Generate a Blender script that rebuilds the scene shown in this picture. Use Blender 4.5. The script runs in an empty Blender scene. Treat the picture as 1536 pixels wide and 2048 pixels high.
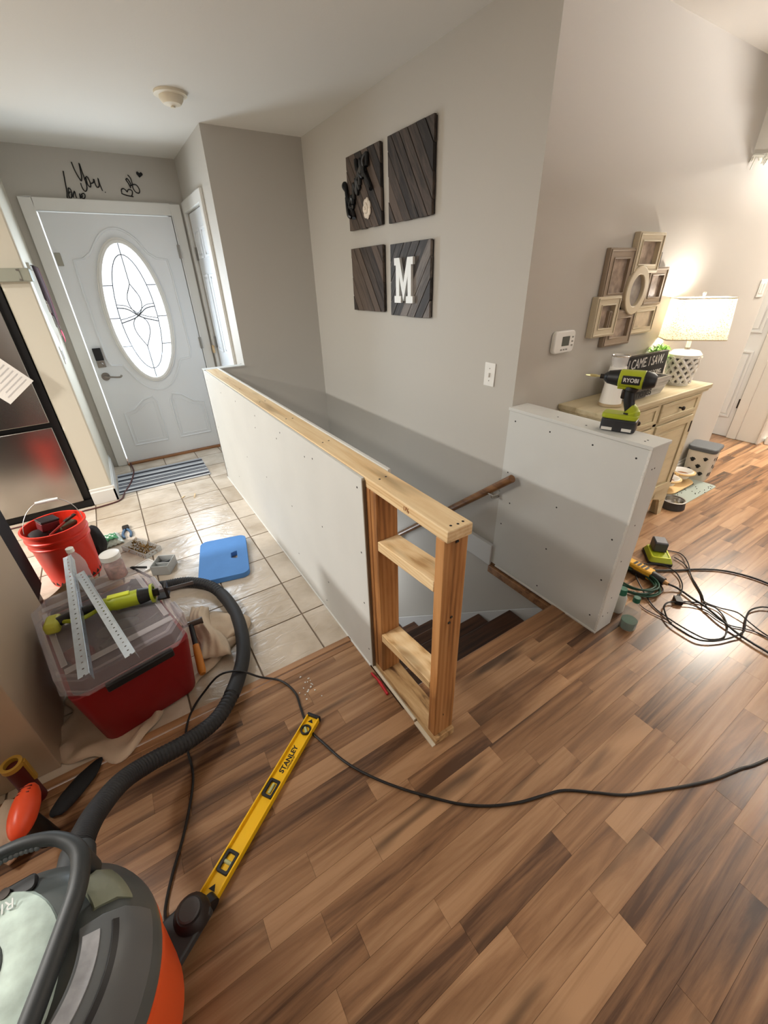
import bpy, bmesh, math, random
from mathutils import Vector, Matrix, Euler
PI = math.pi
random.seed(7)
SC = bpy.context.scene
COL = SC.collection

# ------------------------------------------------------------------ camera
cam_d = bpy.data.cameras.new('camera')
cam = bpy.data.objects.new('camera', cam_d)
COL.objects.link(cam)
cam.location = (-0.6158, -0.6778, 1.5323)
cam.rotation_euler = (1.05340, 0.02824, -0.57098)
cam_d.sensor_fit = 'HORIZONTAL'
cam_d.sensor_width = 36.0
cam_d.lens = 815.5 / 1536 * 36.0
cam_d.clip_start = 0.02
SC.camera = cam

# ------------------------------------------------------------------ world, lights, exposure
world = bpy.data.worlds.new('world')
SC.world = world
world.use_nodes = True
bg = world.node_tree.nodes['Background']
bg.inputs[0].default_value = (0.90, 0.96, 1.0, 1)
bg.inputs[1].default_value = 2.2

def area(name, loc, target, sx, sy, power, color, spread=PI):
    d = bpy.data.lights.new(name, 'AREA')
    d.shape = 'RECTANGLE'; d.size = sx; d.size_y = sy
    d.energy = power; d.color = color; d.spread = spread
    o = bpy.data.objects.new(name, d); COL.objects.link(o)
    o.location = loc
    o.rotation_euler = (Vector(target) - Vector(loc)).to_track_quat('-Z', 'Y').to_euler()
    return o
area('kitchen_light', (-2.15, 1.1, 2.39), (-2.15, 1.1, 0), 0.35, 0.9, 38, (1.0, 0.97, 0.92))
area('kitchen_far_light', (-3.75, 2.3, 2.39), (-3.75, 2.3, 0), 0.24, 0.24, 205, (1.0, 0.965, 0.91))
area('hall_light', (4.8, 0.32, 2.385), (4.8, 0.32, 0), 0.42, 0.42, 110, (1.0, 0.91, 0.78))
area('corridor_fill', (4.15, 1.7, 2.40), (4.15, 1.7, 0), 0.3, 0.3, 16, (1.0, 0.88, 0.70))  # unseen fill added to brighten the hall door
area('added_uplight', (3.0, -0.95, 1.80), (3.0, -0.95, 3.0), 0.30, 0.30, 125, (1.0, 0.95, 0.93))  # uplight added out of view to brighten ceiling and upper wall
bsd = bpy.data.lights.new('stairwell_fill', 'POINT'); bsd.energy = 14; bsd.color = (0.92, 0.96, 1.0); bsd.shadow_soft_size = 0.15
bs_ = bpy.data.objects.new('stairwell_fill', bsd); COL.objects.link(bs_); bs_.location = (0.5, 2.2, -0.75)  # unseen point fill added to brighten the lower stairwell
area('rear_fill', (1.2, -3.9, 1.5), (1.0, 0.5, 1.3), 2.6, 1.3, 20, (1.0, 0.97, 0.95))  # broad fill added behind the viewer, no window modelled there
area('door_daylight', (-0.29, 3.84, 1.32), (-0.6, 0.5, 0.6), 0.35, 0.95, 20, (0.74, 0.87, 1.0))

SC.view_settings.view_transform = 'Standard'
SC.view_settings.look = 'None'
SC.view_settings.exposure = 0.12
SC.view_settings.gamma = 1.0
SC.view_settings.use_curve_mapping = False

# ------------------------------------------------------------------ materials
def srgb(r, g, b):
    f = lambda c: (c / 255 / 12.92) if c / 255 <= 0.04045 else ((c / 255 + 0.055) / 1.055) ** 2.4
    return (f(r), f(g), f(b), 1)

MATS = {}
def mat(name, col=(128, 128, 128), rough=0.6, metal=0.0, bump=0.0, bscale=40.0, var=0.0, vscale=8.0,
        trans=0.0, ior=1.45, emit=None, estr=0.0, coat=0.0, alpha=1.0, sub=0.0):
    if name in MATS: return MATS[name]
    m = bpy.data.materials.new(name); m.use_nodes = True
    nt = m.node_tree; b = nt.nodes['Principled BSDF']
    c = srgb(*col)
    b.inputs['Base Color'].default_value = c
    b.inputs['Roughness'].default_value = rough
    b.inputs['Metallic'].default_value = metal
    b.inputs['IOR'].default_value = ior
    b.inputs['Transmission Weight'].default_value = trans
    b.inputs['Coat Weight'].default_value = coat
    b.inputs['Alpha'].default_value = alpha
    if emit:
        b.inputs['Emission Color'].default_value = srgb(*emit)
        b.inputs['Emission Strength'].default_value = estr
    if bump or var:
        tc = nt.nodes.new('ShaderNodeTexCoord')
        if var:
            n = nt.nodes.new('ShaderNodeTexNoise'); n.inputs['Scale'].default_value = vscale
            n.inputs['Detail'].default_value = 5
            nt.links.new(tc.outputs['Object'], n.inputs['Vector'])
            r = nt.nodes.new('ShaderNodeMapRange')
            r.inputs['From Min'].default_value = 0.3; r.inputs['From Max'].default_value = 0.7
            r.inputs['To Min'].default_value = 1 - var; r.inputs['To Max'].default_value = 1 + var
            nt.links.new(n.outputs['Fac'], r.inputs['Value'])
            mx = nt.nodes.new('ShaderNodeVectorMath'); mx.operation = 'SCALE'
            mx.inputs[0].default_value = c[:3]
            nt.links.new(r.outputs['Result'], mx.inputs['Scale'])
            nt.links.new(mx.outputs['Vector'], b.inputs['Base Color'])
        if bump:
            n2 = nt.nodes.new('ShaderNodeTexNoise'); n2.inputs['Scale'].default_value = bscale
            n2.inputs['Detail'].default_value = 4
            nt.links.new(tc.outputs['Object'], n2.inputs['Vector'])
            bp = nt.nodes.new('ShaderNodeBump'); bp.inputs['Strength'].default_value = bump
            bp.inputs['Distance'].default_value = 0.002
            nt.links.new(n2.outputs['Fac'], bp.inputs['Height'])
            nt.links.new(bp.outputs['Normal'], b.inputs['Normal'])
    MATS[name] = m
    return m

def wood_mat(name, light, mid, dark, axis=0, stretch=14.0, scale=1.6, rough=0.5, rand=0.35, bump=0.15, knots=0.0, world=True, ring=0.0, spec=0.5):
    """streaky grain along an axis, tinted per object"""
    m = bpy.data.materials.new(name); m.use_nodes = True
    nt = m.node_tree; b = nt.nodes['Principled BSDF']
    b.inputs['Roughness'].default_value = rough
    b.inputs['Specular IOR Level'].default_value = spec
    oi = nt.nodes.new('ShaderNodeObjectInfo')
    if world:
        src = nt.nodes.new('ShaderNodeNewGeometry').outputs['Position']
    else:
        src = nt.nodes.new('ShaderNodeTexCoord').outputs['Object']
    off = nt.nodes.new('ShaderNodeVectorMath'); off.operation = 'SCALE'
    off.inputs[0].default_value = (17.0, 31.0, 23.0)
    nt.links.new(oi.outputs['Random'], off.inputs['Scale'])
    add = nt.nodes.new('ShaderNodeVectorMath'); add.operation = 'ADD'
    nt.links.new(src, add.inputs[0]); nt.links.new(off.outputs['Vector'], add.inputs[1])
    mp = nt.nodes.new('ShaderNodeMapping')
    s = [stretch * scale] * 3; s[axis] = scale
    mp.inputs['Scale'].default_value = s
    nt.links.new(add.outputs['Vector'], mp.inputs['Vector'])
    n = nt.nodes.new('ShaderNodeTexNoise'); n.inputs['Scale'].default_value = 1.0
    n.inputs['Detail'].default_value = 9; n.inputs['Roughness'].default_value = 0.62
    n.inputs['Distortion'].default_value = 0.6
    nt.links.new(mp.outputs['Vector'], n.inputs['Vector'])
    fac = n.outputs['Fac']
    if ring:
        w = nt.nodes.new('ShaderNodeTexWave'); w.wave_type = 'BANDS'; w.bands_direction = 'XYZ'[(axis + 1) % 3]
        w.inputs['Scale'].default_value = ring; w.inputs['Distortion'].default_value = 5.0
        w.inputs['Detail'].default_value = 2.0; w.inputs['Detail Scale'].default_value = 0.5
        mp2 = nt.nodes.new('ShaderNodeMapping'); s2 = [1.0] * 3; s2[axis] = 0.12
        mp2.inputs['Scale'].default_value = s2
        nt.links.new(add.outputs['Vector'], mp2.inputs['Vector']); nt.links.new(mp2.outputs['Vector'], w.inputs['Vector'])
        mxx = nt.nodes.new('ShaderNodeMix'); mxx.inputs[0].default_value = 0.14
        nt.links.new(n.outputs['Fac'], mxx.inputs[2]); nt.links.new(w.outputs['Fac'], mxx.inputs[3])
        fac = mxx.outputs[0]
    ramp = nt.nodes.new('ShaderNodeValToRGB')
    e = ramp.color_ramp.elements
    e[0].position = 0.30; e[0].color = srgb(*dark)
    e[1].position = 0.68; e[1].color = srgb(*light)
    x = e.new(0.46); x.color = srgb(*mid)
    # shift of the whole ramp per object
    sh = nt.nodes.new('ShaderNodeMapRange')
    sh.inputs['To Min'].default_value = -rand * 0.5; sh.inputs['To Max'].default_value = rand * 0.5
    nt.links.new(oi.outputs['Random'], sh.inputs['Value'])
    ad = nt.nodes.new('ShaderNodeMath'); ad.operation = 'ADD'
    nt.links.new(fac, ad.inputs[0]); nt.links.new(sh.outputs['Result'], ad.inputs[1])
    nt.links.new(ad.outputs[0], ramp.inputs['Fac'])
    col = ramp.outputs['Color']
    if knots:
        mp3 = nt.nodes.new('ShaderNodeMapping'); s3 = [13.0] * 3; s3[axis] = 1.7
        mp3.inputs['Scale'].default_value = s3
        nt.links.new(add.outputs['Vector'], mp3.inputs['Vector'])
        k = nt.nodes.new('ShaderNodeTexNoise'); k.inputs['Scale'].default_value = 1.0; k.inputs['Detail'].default_value = 2
        nt.links.new(mp3.outputs['Vector'], k.inputs['Vector'])
        kr = nt.nodes.new('ShaderNodeMapRange'); kr.inputs['From Min'].default_value = 0.60; kr.inputs['From Max'].default_value = 0.74
        kr.inputs['To Max'].default_value = knots
        nt.links.new(k.outputs['Fac'], kr.inputs['Value'])
        mk = nt.nodes.new('ShaderNodeMix'); mk.data_type = 'RGBA'
        nt.links.new(kr.outputs['Result'], mk.inputs[0]); nt.links.new(col, mk.inputs[6])
        mk.inputs[7].default_value = srgb(int(dark[0] * 0.62), int(dark[1] * 0.62), int(dark[2] * 0.62))
        col = mk.outputs[2]
    nt.links.new(col, b.inputs['Base Color'])
    if bump:
        bp = nt.nodes.new('ShaderNodeBump'); bp.inputs['Strength'].default_value = bump; bp.inputs['Distance'].default_value = 0.001
        nt.links.new(n.outputs['Fac'], bp.inputs['Height']); nt.links.new(bp.outputs['Normal'], b.inputs['Normal'])
    MATS[name] = m
    return m

def tile_mat():
    m = bpy.data.materials.new('tile_glaze'); m.use_nodes = True
    nt = m.node_tree; b = nt.nodes['Principled BSDF']
    oi = nt.nodes.new('ShaderNodeObjectInfo'); g = nt.nodes.new('ShaderNodeNewGeometry')
    off = nt.nodes.new('ShaderNodeVectorMath'); off.operation = 'SCALE'; off.inputs[0].default_value = (9, 14, 3)
    nt.links.new(oi.outputs['Random'], off.inputs['Scale'])
    add = nt.nodes.new('ShaderNodeVectorMath'); add.operation = 'ADD'
    nt.links.new(g.outputs['Position'], add.inputs[0]); nt.links.new(off.outputs['Vector'], add.inputs[1])
    n = nt.nodes.new('ShaderNodeTexNoise'); n.inputs['Scale'].default_value = 5; n.inputs['Detail'].default_value = 6
    nt.links.new(add.outputs['Vector'], n.inputs['Vector'])
    ramp = nt.nodes.new('ShaderNodeValToRGB'); e = ramp.color_ramp.elements
    e[0].position = 0.3; e[0].color = srgb(176, 161, 141); e[1].position = 0.7; e[1].color = srgb(212, 200, 184)
    sh = nt.nodes.new('ShaderNodeMath'); sh.operation = 'MULTIPLY_ADD'
    sh.inputs[1].default_value = 0.25; sh.inputs[2].default_value = -0.12
    nt.links.new(oi.outputs['Random'], sh.inputs[0])
    ad = nt.nodes.new('ShaderNodeMath'); nt.links.new(n.outputs['Fac'], ad.inputs[0]); nt.links.new(sh.outputs[0], ad.inputs[1])
    nt.links.new(ad.outputs[0], ramp.inputs['Fac']); nt.links.new(ramp.outputs['Color'], b.inputs['Base Color'])
    b.inputs['Roughness'].default_value = 0.27
    mp = nt.nodes.new('ShaderNodeMapping'); mp.inputs['Scale'].default_value = (4, 9, 4); mp.inputs['Rotation'].default_value = (0, 0, 0.5)
    nt.links.new(add.outputs['Vector'], mp.inputs['Vector'])
    r = nt.nodes.new('ShaderNodeTexNoise'); r.inputs['Scale'].default_value = 1.6; r.inputs['Detail'].default_value = 5
    r.inputs['Distortion'].default_value = 2.2
    nt.links.new(mp.outputs['Vector'], r.inputs['Vector'])
    bp = nt.nodes.new('ShaderNodeBump'); bp.inputs['Strength'].default_value = 0.55; bp.inputs['Distance'].default_value = 0.008
    nt.links.new(r.outputs['Fac'], bp.inputs['Height']); nt.links.new(bp.outputs['Normal'], b.inputs['Normal'])
    return m

WALL = mat('greige_paint', (189, 185, 177), 0.62, bump=0.12, bscale=180)
CEIL = mat('ceiling_paint', (216, 213, 205), 0.85, bump=0.2, bscale=120)
TRIM = mat('white_trim_paint', (226, 225, 220), 0.38)
DRY = mat('bare_drywall', (206, 207, 203), 0.8, var=0.03, vscale=3)
DRYEDGE = mat('drywall_core', (222, 220, 214), 0.9, bump=0.6, bscale=90)
DRYBROWN = mat('drywall_paper_edge', (132, 120, 104), 0.9)
PINE = wood_mat('new_pine', (236, 212, 170), (222, 190, 142), (188, 148, 98), axis=1, stretch=16, scale=2.2, rough=0.6, rand=0.1, ring=26, knots=0.5)
PINEZ = wood_mat('old_pine_stud', (194, 144, 92), (170, 116, 64), (124, 80, 42), axis=2, stretch=14, scale=1.8, rough=0.6, rand=0.12, ring=18, knots=0.6)
PINEOLD = wood_mat('stained_plate', (214, 184, 140), (184, 148, 100), (96, 66, 38), axis=1, stretch=7, scale=4, rough=0.7, rand=0.05, knots=0.6)
PLANK = wood_mat('laminate_plank', (168, 131, 97), (132, 97, 68), (78, 54, 38), axis=0, stretch=17, scale=1.05, rough=0.27, rand=0.27, knots=0.8, bump=0.05)
STAIRW = wood_mat('stair_laminate', (112, 76, 52), (84, 54, 36), (50, 30, 20), axis=0, stretch=16, scale=1.3, rough=0.4, rand=0.2, knots=0.5)
NOSEW = wood_mat('nosing_wood', (172, 130, 92), (146, 106, 72), (100, 68, 46), axis=0, stretch=20, scale=1.3, rough=0.4, rand=0.1)
RAILW = wood_mat('handrail_wood', (158, 112, 66), (128, 86, 48), (84, 54, 30), axis=1, stretch=14, scale=2, rough=0.35, rand=0.1)
DARKW = wood_mat('weathered_dark_wood', (92, 78, 68), (64, 54, 47), (36, 30, 27), axis=1, stretch=9, scale=5, rough=0.7, rand=0.5, world=False, bump=0.5)
DARKG = wood_mat('weathered_grey_wood', (122, 114, 108), (84, 77, 72), (48, 43, 41), axis=1, stretch=9, scale=5, rough=0.6, rand=0.45, world=False, bump=0.5)
CONS = wood_mat('antique_cream_paint', (204, 192, 160), (196, 183, 150), (176, 160, 124), axis=0, stretch=12, scale=2, rough=0.5, rand=0.05, world=False)
WHITEWASH = wood_mat('whitewashed_board', (214, 212, 206), (188, 186, 180), (140, 138, 132), axis=0, stretch=10, scale=4, rough=0.6, rand=0.2, world=False)
TILE = tile_mat()
GROUT = mat('grout', (142, 126, 110), 0.9, bump=0.3, bscale=300)
BLACK = mat('black_plastic', (22, 22, 24), 0.45)
RUBBER = mat('black_rubber', (34, 34, 36), 0.62, bump=0.3, bscale=200)
CORDM = mat('cord_rubber', (20, 18, 18), 0.5)
STEEL = mat('brushed_steel', (176, 172, 168), 0.24, metal=1.0, var=0.05, vscale=3)
CHROME = mat('chrome', (210, 208, 204), 0.18, metal=1.0)
NICKEL = mat('satin_nickel', (150, 146, 140), 0.34, metal=1.0)
GALV = mat('galvanised_steel', (188, 200, 212), 0.36, metal=0.85, var=0.08, vscale=30)
DARKMETAL = mat('dark_metal', (52, 46, 42), 0.45, metal=0.7)
SCREWM = mat('dark_screw', (34, 32, 32), 0.6)
RED = mat('red_plastic', (176, 12, 16), 0.42)
REDBUCKET = mat('bucket_red', (226, 50, 30), 0.38)
LIME = mat('lime_plastic', (160, 172, 36), 0.42)
YELLOW = mat('yellow_paint', (240, 190, 6), 0.4)
YTOOL = mat('yellow_tool_plastic', (226, 172, 54), 0.45)
WHITEP = mat('white_plastic', (236, 235, 230), 0.35)
CERAM = mat('white_ceramic', (234, 232, 226), 0.2)
CANVAS = mat('canvas_cloth', (202, 182, 158), 0.95, bump=0.7, bscale=60, var=0.08, vscale=9)
GREYPL = mat('grey_plastic', (96, 100, 102), 0.42)
DGREY = mat('dark_grey_plastic', (50, 54, 56), 0.5)
ORANGE = mat('orange_plastic', (226, 84, 34), 0.36)
LETTER = mat('black_lettering', (14, 14, 14), 0.6)
CREAM = mat('cream_paint', (214, 208, 192), 0.55)

# ------------------------------------------------------------------ mesh builder
class MB:
    def __init__(s): s.v = []; s.f = []
    def add(s, vs, fs, M=None):
        n = len(s.v)
        s.v += [tuple(M @ Vector(v)) if M is not None else tuple(v) for v in vs]
        s.f += [tuple(i + n for i in f) for f in fs]
        return s
    def box(s, x0, x1, y0, y1, z0, z1, M=None):
        vs = [(x, y, z) for x in (x0, x1) for y in (y0, y1) for z in (z0, z1)]
        return s.add(vs, [(0, 1, 3, 2), (4, 6, 7, 5), (0, 4, 5, 1), (2, 3, 7, 6), (0, 2, 6, 4), (1, 5, 7, 3)], M)
    def cb(s, c, d, rz=0.0, M=None):
        m = Matrix.Translation(c) @ Matrix.Rotation(rz, 4, 'Z')
        if M is not None: m = M @ m
        return s.box(-d[0] / 2, d[0] / 2, -d[1] / 2, d[1] / 2, -d[2] / 2, d[2] / 2, m)
    def cyl(s, p0, p1, r0, r1=None, n=16, M=None):
        r1 = r0 if r1 is None else r1
        p0 = Vector(p0); p1 = Vector(p1); d = (p1 - p0).normalized()
        a = d.orthogonal().normalized(); b = d.cross(a)
        vs = []
        for p, r in ((p0, r0), (p1, r1)):
            for i in range(n):
                t = 2 * PI * i / n
                vs.append(p + (a * math.cos(t) + b * math.sin(t)) * r)
        fs = [(i, (i + 1) % n, n + (i + 1) % n, n + i) for i in range(n)]
        fs += [tuple(range(n - 1, -1, -1)), tuple(range(n, 2 * n))]
        return s.add(vs, fs, M)
    def lathe(s, prof, c=(0, 0, 0), n=32, M=None, closed=False, sx=1.0, sy=1.0):
        vs = []; m = len(prof)
        for i in range(n):
            t = 2 * PI * i / n
            for r, z in prof: vs.append((c[0] + r * sx * math.cos(t), c[1] + r * sy * math.sin(t), c[2] + z))
        fs = []
        for i in range(n):
            j = (i + 1) % n
            for k in range(m - (0 if closed else 1)):
                l = (k + 1) % m
                fs.append((i * m + k, j * m + k, j * m + l, i * m + l))
        if not closed:
            if prof[0][0] > 1e-4: fs.append(tuple(i * m for i in range(n - 1, -1, -1)))
            if prof[-1][0] > 1e-4: fs.append(tuple(i * m + m - 1 for i in range(n)))
        return s.add(vs, fs, M)
    def tube(s, pts, r, n=8, closed=False, M=None):
        pts = [Vector(p) for p in pts]; N = len(pts)
        rs = r if isinstance(r, (list, tuple)) else [r] * N
        vs = []; prev = None
        for i, p in enumerate(pts):
            if closed: d = pts[(i + 1) % N] - pts[i - 1]
            else: d = pts[min(i + 1, N - 1)] - pts[max(i - 1, 0)]
            d = d.normalized() if d.length > 1e-9 else Vector((0, 0, 1))
            if prev is None: a = d.orthogonal().normalized()
            else:
                a = prev - d * prev.dot(d)
                a = a.normalized() if a.length > 1e-6 else d.orthogonal().normalized()
            prev = a; b = d.cross(a)
            for k in range(n):
                t = 2 * PI * k / n
                vs.append(p + (a * math.cos(t) + b * math.sin(t)) * rs[i])
        fs = []
        for i in range(N if closed else N - 1):
            j = (i + 1) % N
            for k in range(n):
                l = (k + 1) % n
                fs.append((i * n + k, i * n + l, j * n + l, j * n + k))
        if not closed: fs += [tuple(range(n - 1, -1, -1)), tuple((N - 1) * n + k for k in range(n))]
        return s.add(vs, fs, M)
    def prism(s, poly, h0, h1, M=None, plane='xy'):
        n = len(poly)
        def P(a, b, h): return {'xy': (a, b, h), 'xz': (a, h, b), 'yz': (h, a, b)}[plane]
        vs = [P(a, b, h0) for a, b in poly] + [P(a, b, h1) for a, b in poly]
        fs = [(i, (i + 1) % n, n + (i + 1) % n, n + i) for i in range(n)]
        fs += [tuple(range(n - 1, -1, -1)), tuple(range(n, 2 * n))]
        return s.add(vs, fs, M)
    def ring(s, outer, inner, h0, h1, plane='xy', M=None):
        """flat ring between two outlines with the same number of points"""
        n = len(outer)
        def P(a, b, h): return {'xy': (a, b, h), 'xz': (a, h, b), 'yz': (h, a, b)}[plane]
        vs = [P(*q, h0) for q in outer] + [P(*q, h1) for q in outer] + [P(*q, h0) for q in inner] + [P(*q, h1) for q in inner]
        fs = []
        for i in range(n):
            j = (i + 1) % n
            fs += [(i, j, n + j, n + i), (2 * n + i, 3 * n + i, 3 * n + j, 2 * n + j),
                   (n + i, n + j, 3 * n + j, 3 * n + i), (i, 2 * n + i, 2 * n + j, j)]
        return s.add(vs, fs, M)
    def ell(s, c, r, nu=20, nv=10, M=None):
        r = r if isinstance(r, (tuple, list)) else (r, r, r)
        prof = [(math.sin(PI * k / nv), -math.cos(PI * k / nv)) for k in range(nv + 1)]
        vs = []; m = nv + 1
        for i in range(nu):
            t = 2 * PI * i / nu
            for a, z in prof: vs.append((c[0] + r[0] * a * math.cos(t), c[1] + r[1] * a * math.sin(t), c[2] + r[2] * z))
        fs = [(i * m + k, ((i + 1) % nu) * m + k, ((i + 1) % nu) * m + k + 1, i * m + k + 1) for i in range(nu) for k in range(nv)]
        return s.add(vs, fs, M)
    def obj(s, name, m, parent=None, world=False, bevel=0.0, seg=2, smooth=True, label=None, kind=None, sub=0, angle=35):
        me = bpy.data.meshes.new(name)
        me.from_pydata([tuple(v) for v in s.v], [], s.f)
        bm = bmesh.new(); bm.from_mesh(me)
        bmesh.ops.remove_doubles(bm, verts=bm.verts, dist=1e-6)
        bmesh.ops.recalc_face_normals(bm, faces=bm.faces)
        bm.to_mesh(me); bm.free()
        me.materials.append(m)
        if smooth:
            me.shade_smooth()
            if hasattr(me, 'set_sharp_from_angle'): me.set_sharp_from_angle(angle=math.radians(angle))
        o = bpy.data.objects.new(name, me); COL.objects.link(o)
        if bevel:
            b = o.modifiers.new('bevel', 'BEVEL'); b.width = bevel; b.segments = seg; b.limit_method = 'ANGLE'
            b.harden_normals = False
        if sub:
            b = o.modifiers.new('sub', 'SUBSURF'); b.levels = sub; b.render_levels = sub
        if parent is not None: par(o, parent, world)
        if label: o['label'] = label
        if kind: o['kind'] = kind
        return o

def wmat(o):
    m = Matrix.Translation(o.location) @ o.rotation_euler.to_matrix().to_4x4()
    if o.parent: m = wmat(o.parent) @ o.matrix_parent_inverse @ m
    return m
def par(o, parent, world=False):
    o.parent = parent
    if world: o.matrix_parent_inverse = wmat(parent).inverted()
def tag(o, label, cat, group=None, kind=None):
    o['label'] = label; o['category'] = cat
    if group: o['group'] = group
    if kind: o['kind'] = kind
    return o
def T(name, loc, label, cat, rz=0.0, rot=None, group=None, kind=None):
    o = bpy.data.objects.new(name, None); COL.objects.link(o)
    o.location = loc; o.rotation_euler = rot if rot else (0, 0, rz)
    o.empty_display_size = 0.05
    return tag(o, label, cat, group, kind)
def cr(pts, k=6):
    """catmull-rom through the points"""
    p = [Vector(q) for q in pts]; out = []
    for i in range(len(p) - 1):
        a = p[max(i - 1, 0)]; b = p[i]; c = p[i + 1]; d = p[min(i + 2, len(p) - 1)]
        for j in range(k):
            t = j / k
            out.append(0.5 * ((2 * b) + (c - a) * t + (2 * a - 5 * b + 4 * c - d) * t * t + (3 * b - a - 3 * c + d) * t ** 3))
    out.append(p[-1]); return out
def rrect(x0, x1, y0, y1, r, k=4):
    out = []
    for cx, cy, a in ((x1 - r, y1 - r, 0), (x0 + r, y1 - r, 90), (x0 + r, y0 + r, 180), (x1 - r, y0 + r, 270)):
        for i in range(k + 1):
            t = math.radians(a + 90 * i / k); out.append((cx + r * math.cos(t), cy + r * math.sin(t)))
    return out
def oval(cx, cy, rx, ry, n=40): return [(cx + rx * math.cos(2 * PI * i / n), cy + ry * math.sin(2 * PI * i / n)) for i in range(n)]
def rectf(x0, x1, y0, y1): return [(x0, y0), (x1, y0), (x1, y1), (x0, y1)]
def text(name, body, size, m, parent, loc, rot, extrude=0.0006, sx=1.0, world=False, label=None, bold=0.0, shear=0.0):
    c = bpy.data.curves.new(name, 'FONT'); c.body = body; c.size = size; c.extrude = extrude
    c.align_x = 'CENTER'; c.align_y = 'CENTER'; c.offset = bold; c.shear = shear; c.resolution_u = 3
    c.materials.append(m)
    o = bpy.data.objects.new(name, c); COL.objects.link(o)
    dg = bpy.context.evaluated_depsgraph_get()
    me = bpy.data.meshes.new_from_object(o.evaluated_get(dg)); me.name = name
    bpy.data.objects.remove(o)
    o = bpy.data.objects.new(name, me); COL.objects.link(o)
    o.location = loc; o.rotation_euler = rot; o.scale = (sx, 1, 1)
    par(o, parent, world)
    if label: o['label'] = label
    return o

# ------------------------------------------------------------------ the setting
def S(name, mb, m, label, cat, parent=None, **k):
    o = mb.obj(name, m, parent, **k)
    if parent is None: tag(o, label, cat, kind='structure')
    return o
H = 2.45
# floors: plank and tile beds, with the stairwell left open
fl = MB()
fl.box(-5, 8, -4, 0.231, -0.06, -0.0085)
fl.box(-5, 0.0, 0.231, 0.60, -0.06, -0.0085)
fl.box(1.0, 8, 0.231, 0.70, -0.06, -0.0085)
fl.box(3.677, 8, 0.70, 3.9, -0.06, -0.0085)
floor = S('floor', fl, mat('underlay', (96, 70, 50), 0.8), 'brown laminate plank floor with dark streaks around the stairwell', 'floor')
ft = MB(); ft.box(-5, 0.1, 0.655, 4.05, -0.06, -0.0075)
tfloor = S('floor', ft, GROUT, 'beige square ceramic tile floor leading to the front door', 'floor')
def unit_box(name, m, e=0.0015):
    mb = MB()
    mb.add([(-.5, -.5, 0), (.5, -.5, 0), (.5, .5, 0), (-.5, .5, 0)] +
           [(-.5, -.5, 1), (.5, -.5, 1), (.5, .5, 1), (-.5, .5, 1)],
           [(0, 1, 5, 4), (1, 2, 6, 5), (2, 3, 7, 6), (3, 0, 4, 7), (4, 5, 6, 7), (3, 2, 1, 0)])
    me = bpy.data.meshes.new(name); me.from_pydata(mb.v, [], mb.f); me.materials.append(m); return me
plank_me = unit_box('plank', PLANK); tile_me = unit_box('tile', TILE)
def piece(name, me, parent, x0, x1, y0, y1, z0, z1, gap):
    o = bpy.data.objects.new(name, me); COL.objects.link(o)
    o.location = ((x0 + x1) / 2, (y0 + y1) / 2, z0); o.scale = (x1 - x0 - gap, y1 - y0 - gap, z1 - z0)
    o.parent = parent; return o
rows = []
W = 0.0755
y = -1.02
k = 0; nplank = 0
rest = MB()
rng = random.Random(11)
while y < 0.70 - 0.01:
    y1 = min(y + W, 0.70)
    segs = []
    if y1 <= 0.20: segs.append((-1.75, 4.62))
    elif y < 0.58: segs += [(-1.6, -0.016), (1.124, 4.62)]
    else: segs += [(1.124, 4.62)]
    for a, b in segs:
        x = a - rng.uniform(0, 0.4)
        while x < b:
            L = rng.choice([0.30, 0.36, 0.44, 0.52, 0.62, 0.82]) * rng.uniform(0.9, 1.1)
            if x > 2.6: L *= 1.7
            xa, xb = max(x, a), min(x + L, b)
            ya, yb = y, y1
            if y < 0.60 < y1 and a < 0: yb = 0.60
            if xb - xa > 0.03:
                if nplank < 296:
                    piece('plank', plank_me, floor, xa, xb, ya, yb, -0.0085, 0.0 - rng.uniform(0, 0.0003), 0.0006); nplank += 1
                else:
                    rest.box(xa, xb - 0.001, ya, yb - 0.0006, -0.0085, 0)
            x += L
    y = y1; k += 1
# the rest of the boards: behind the camera, far left, hall
for (xa, xb, ya, yb) in ((-5, -1.75, -4, 0.2), (-1.75, 4.62, -4, -1.02), (4.62, 8, -4, 0.6), (3.68, 4.62, 0.7, 1.9), (-5, -1.6, 0.2, 0.6)):
    yy = ya
    while yy < yb - 0.01:
        xx = xa - rng.uniform(0, 0.7); y2 = min(yy + W, yb)
        while xx < xb:
            L = rng.uniform(0.6, 1.3)
            p, q = max(xx, xa), min(xx + L, xb)
            if q - p > 0.02: rest.box(p, q - 0.001, yy, y2 - 0.001, -0.0085, -0.0002)
            xx += L
        yy = y2
rest.obj('plank', PLANK, floor, smooth=False, kind='stuff')
# small filler boards beside the stair edge under the half wall's foot
piece('plank', plank_me, floor, 1.0, 1.124, 0.2, 0.7, -0.0085, -0.0012, 0.001)
# tiles
yl = [0.66, 0.945, 1.25, 1.555, 1.86, 2.165, 2.47, 2.775, 3.08, 3.385, 3.69, 3.935]
xl = [-3.19, -2.885, -2.58, -2.275, -1.97, -1.665, -1.36, -1.055, -0.75, -0.445, -0.145, 0.1]
for i in range(len(yl) - 1):
    for j in range(len(xl) - 1):
        if yl[i] > 3.05 and xl[j] < -1.1: continue
        piece('tile', tile_me, tfloor, xl[j], xl[j + 1], yl[i], yl[i + 1], -0.0075, 0.0 - random.uniform(0, 0.0008), 0.008)
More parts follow.
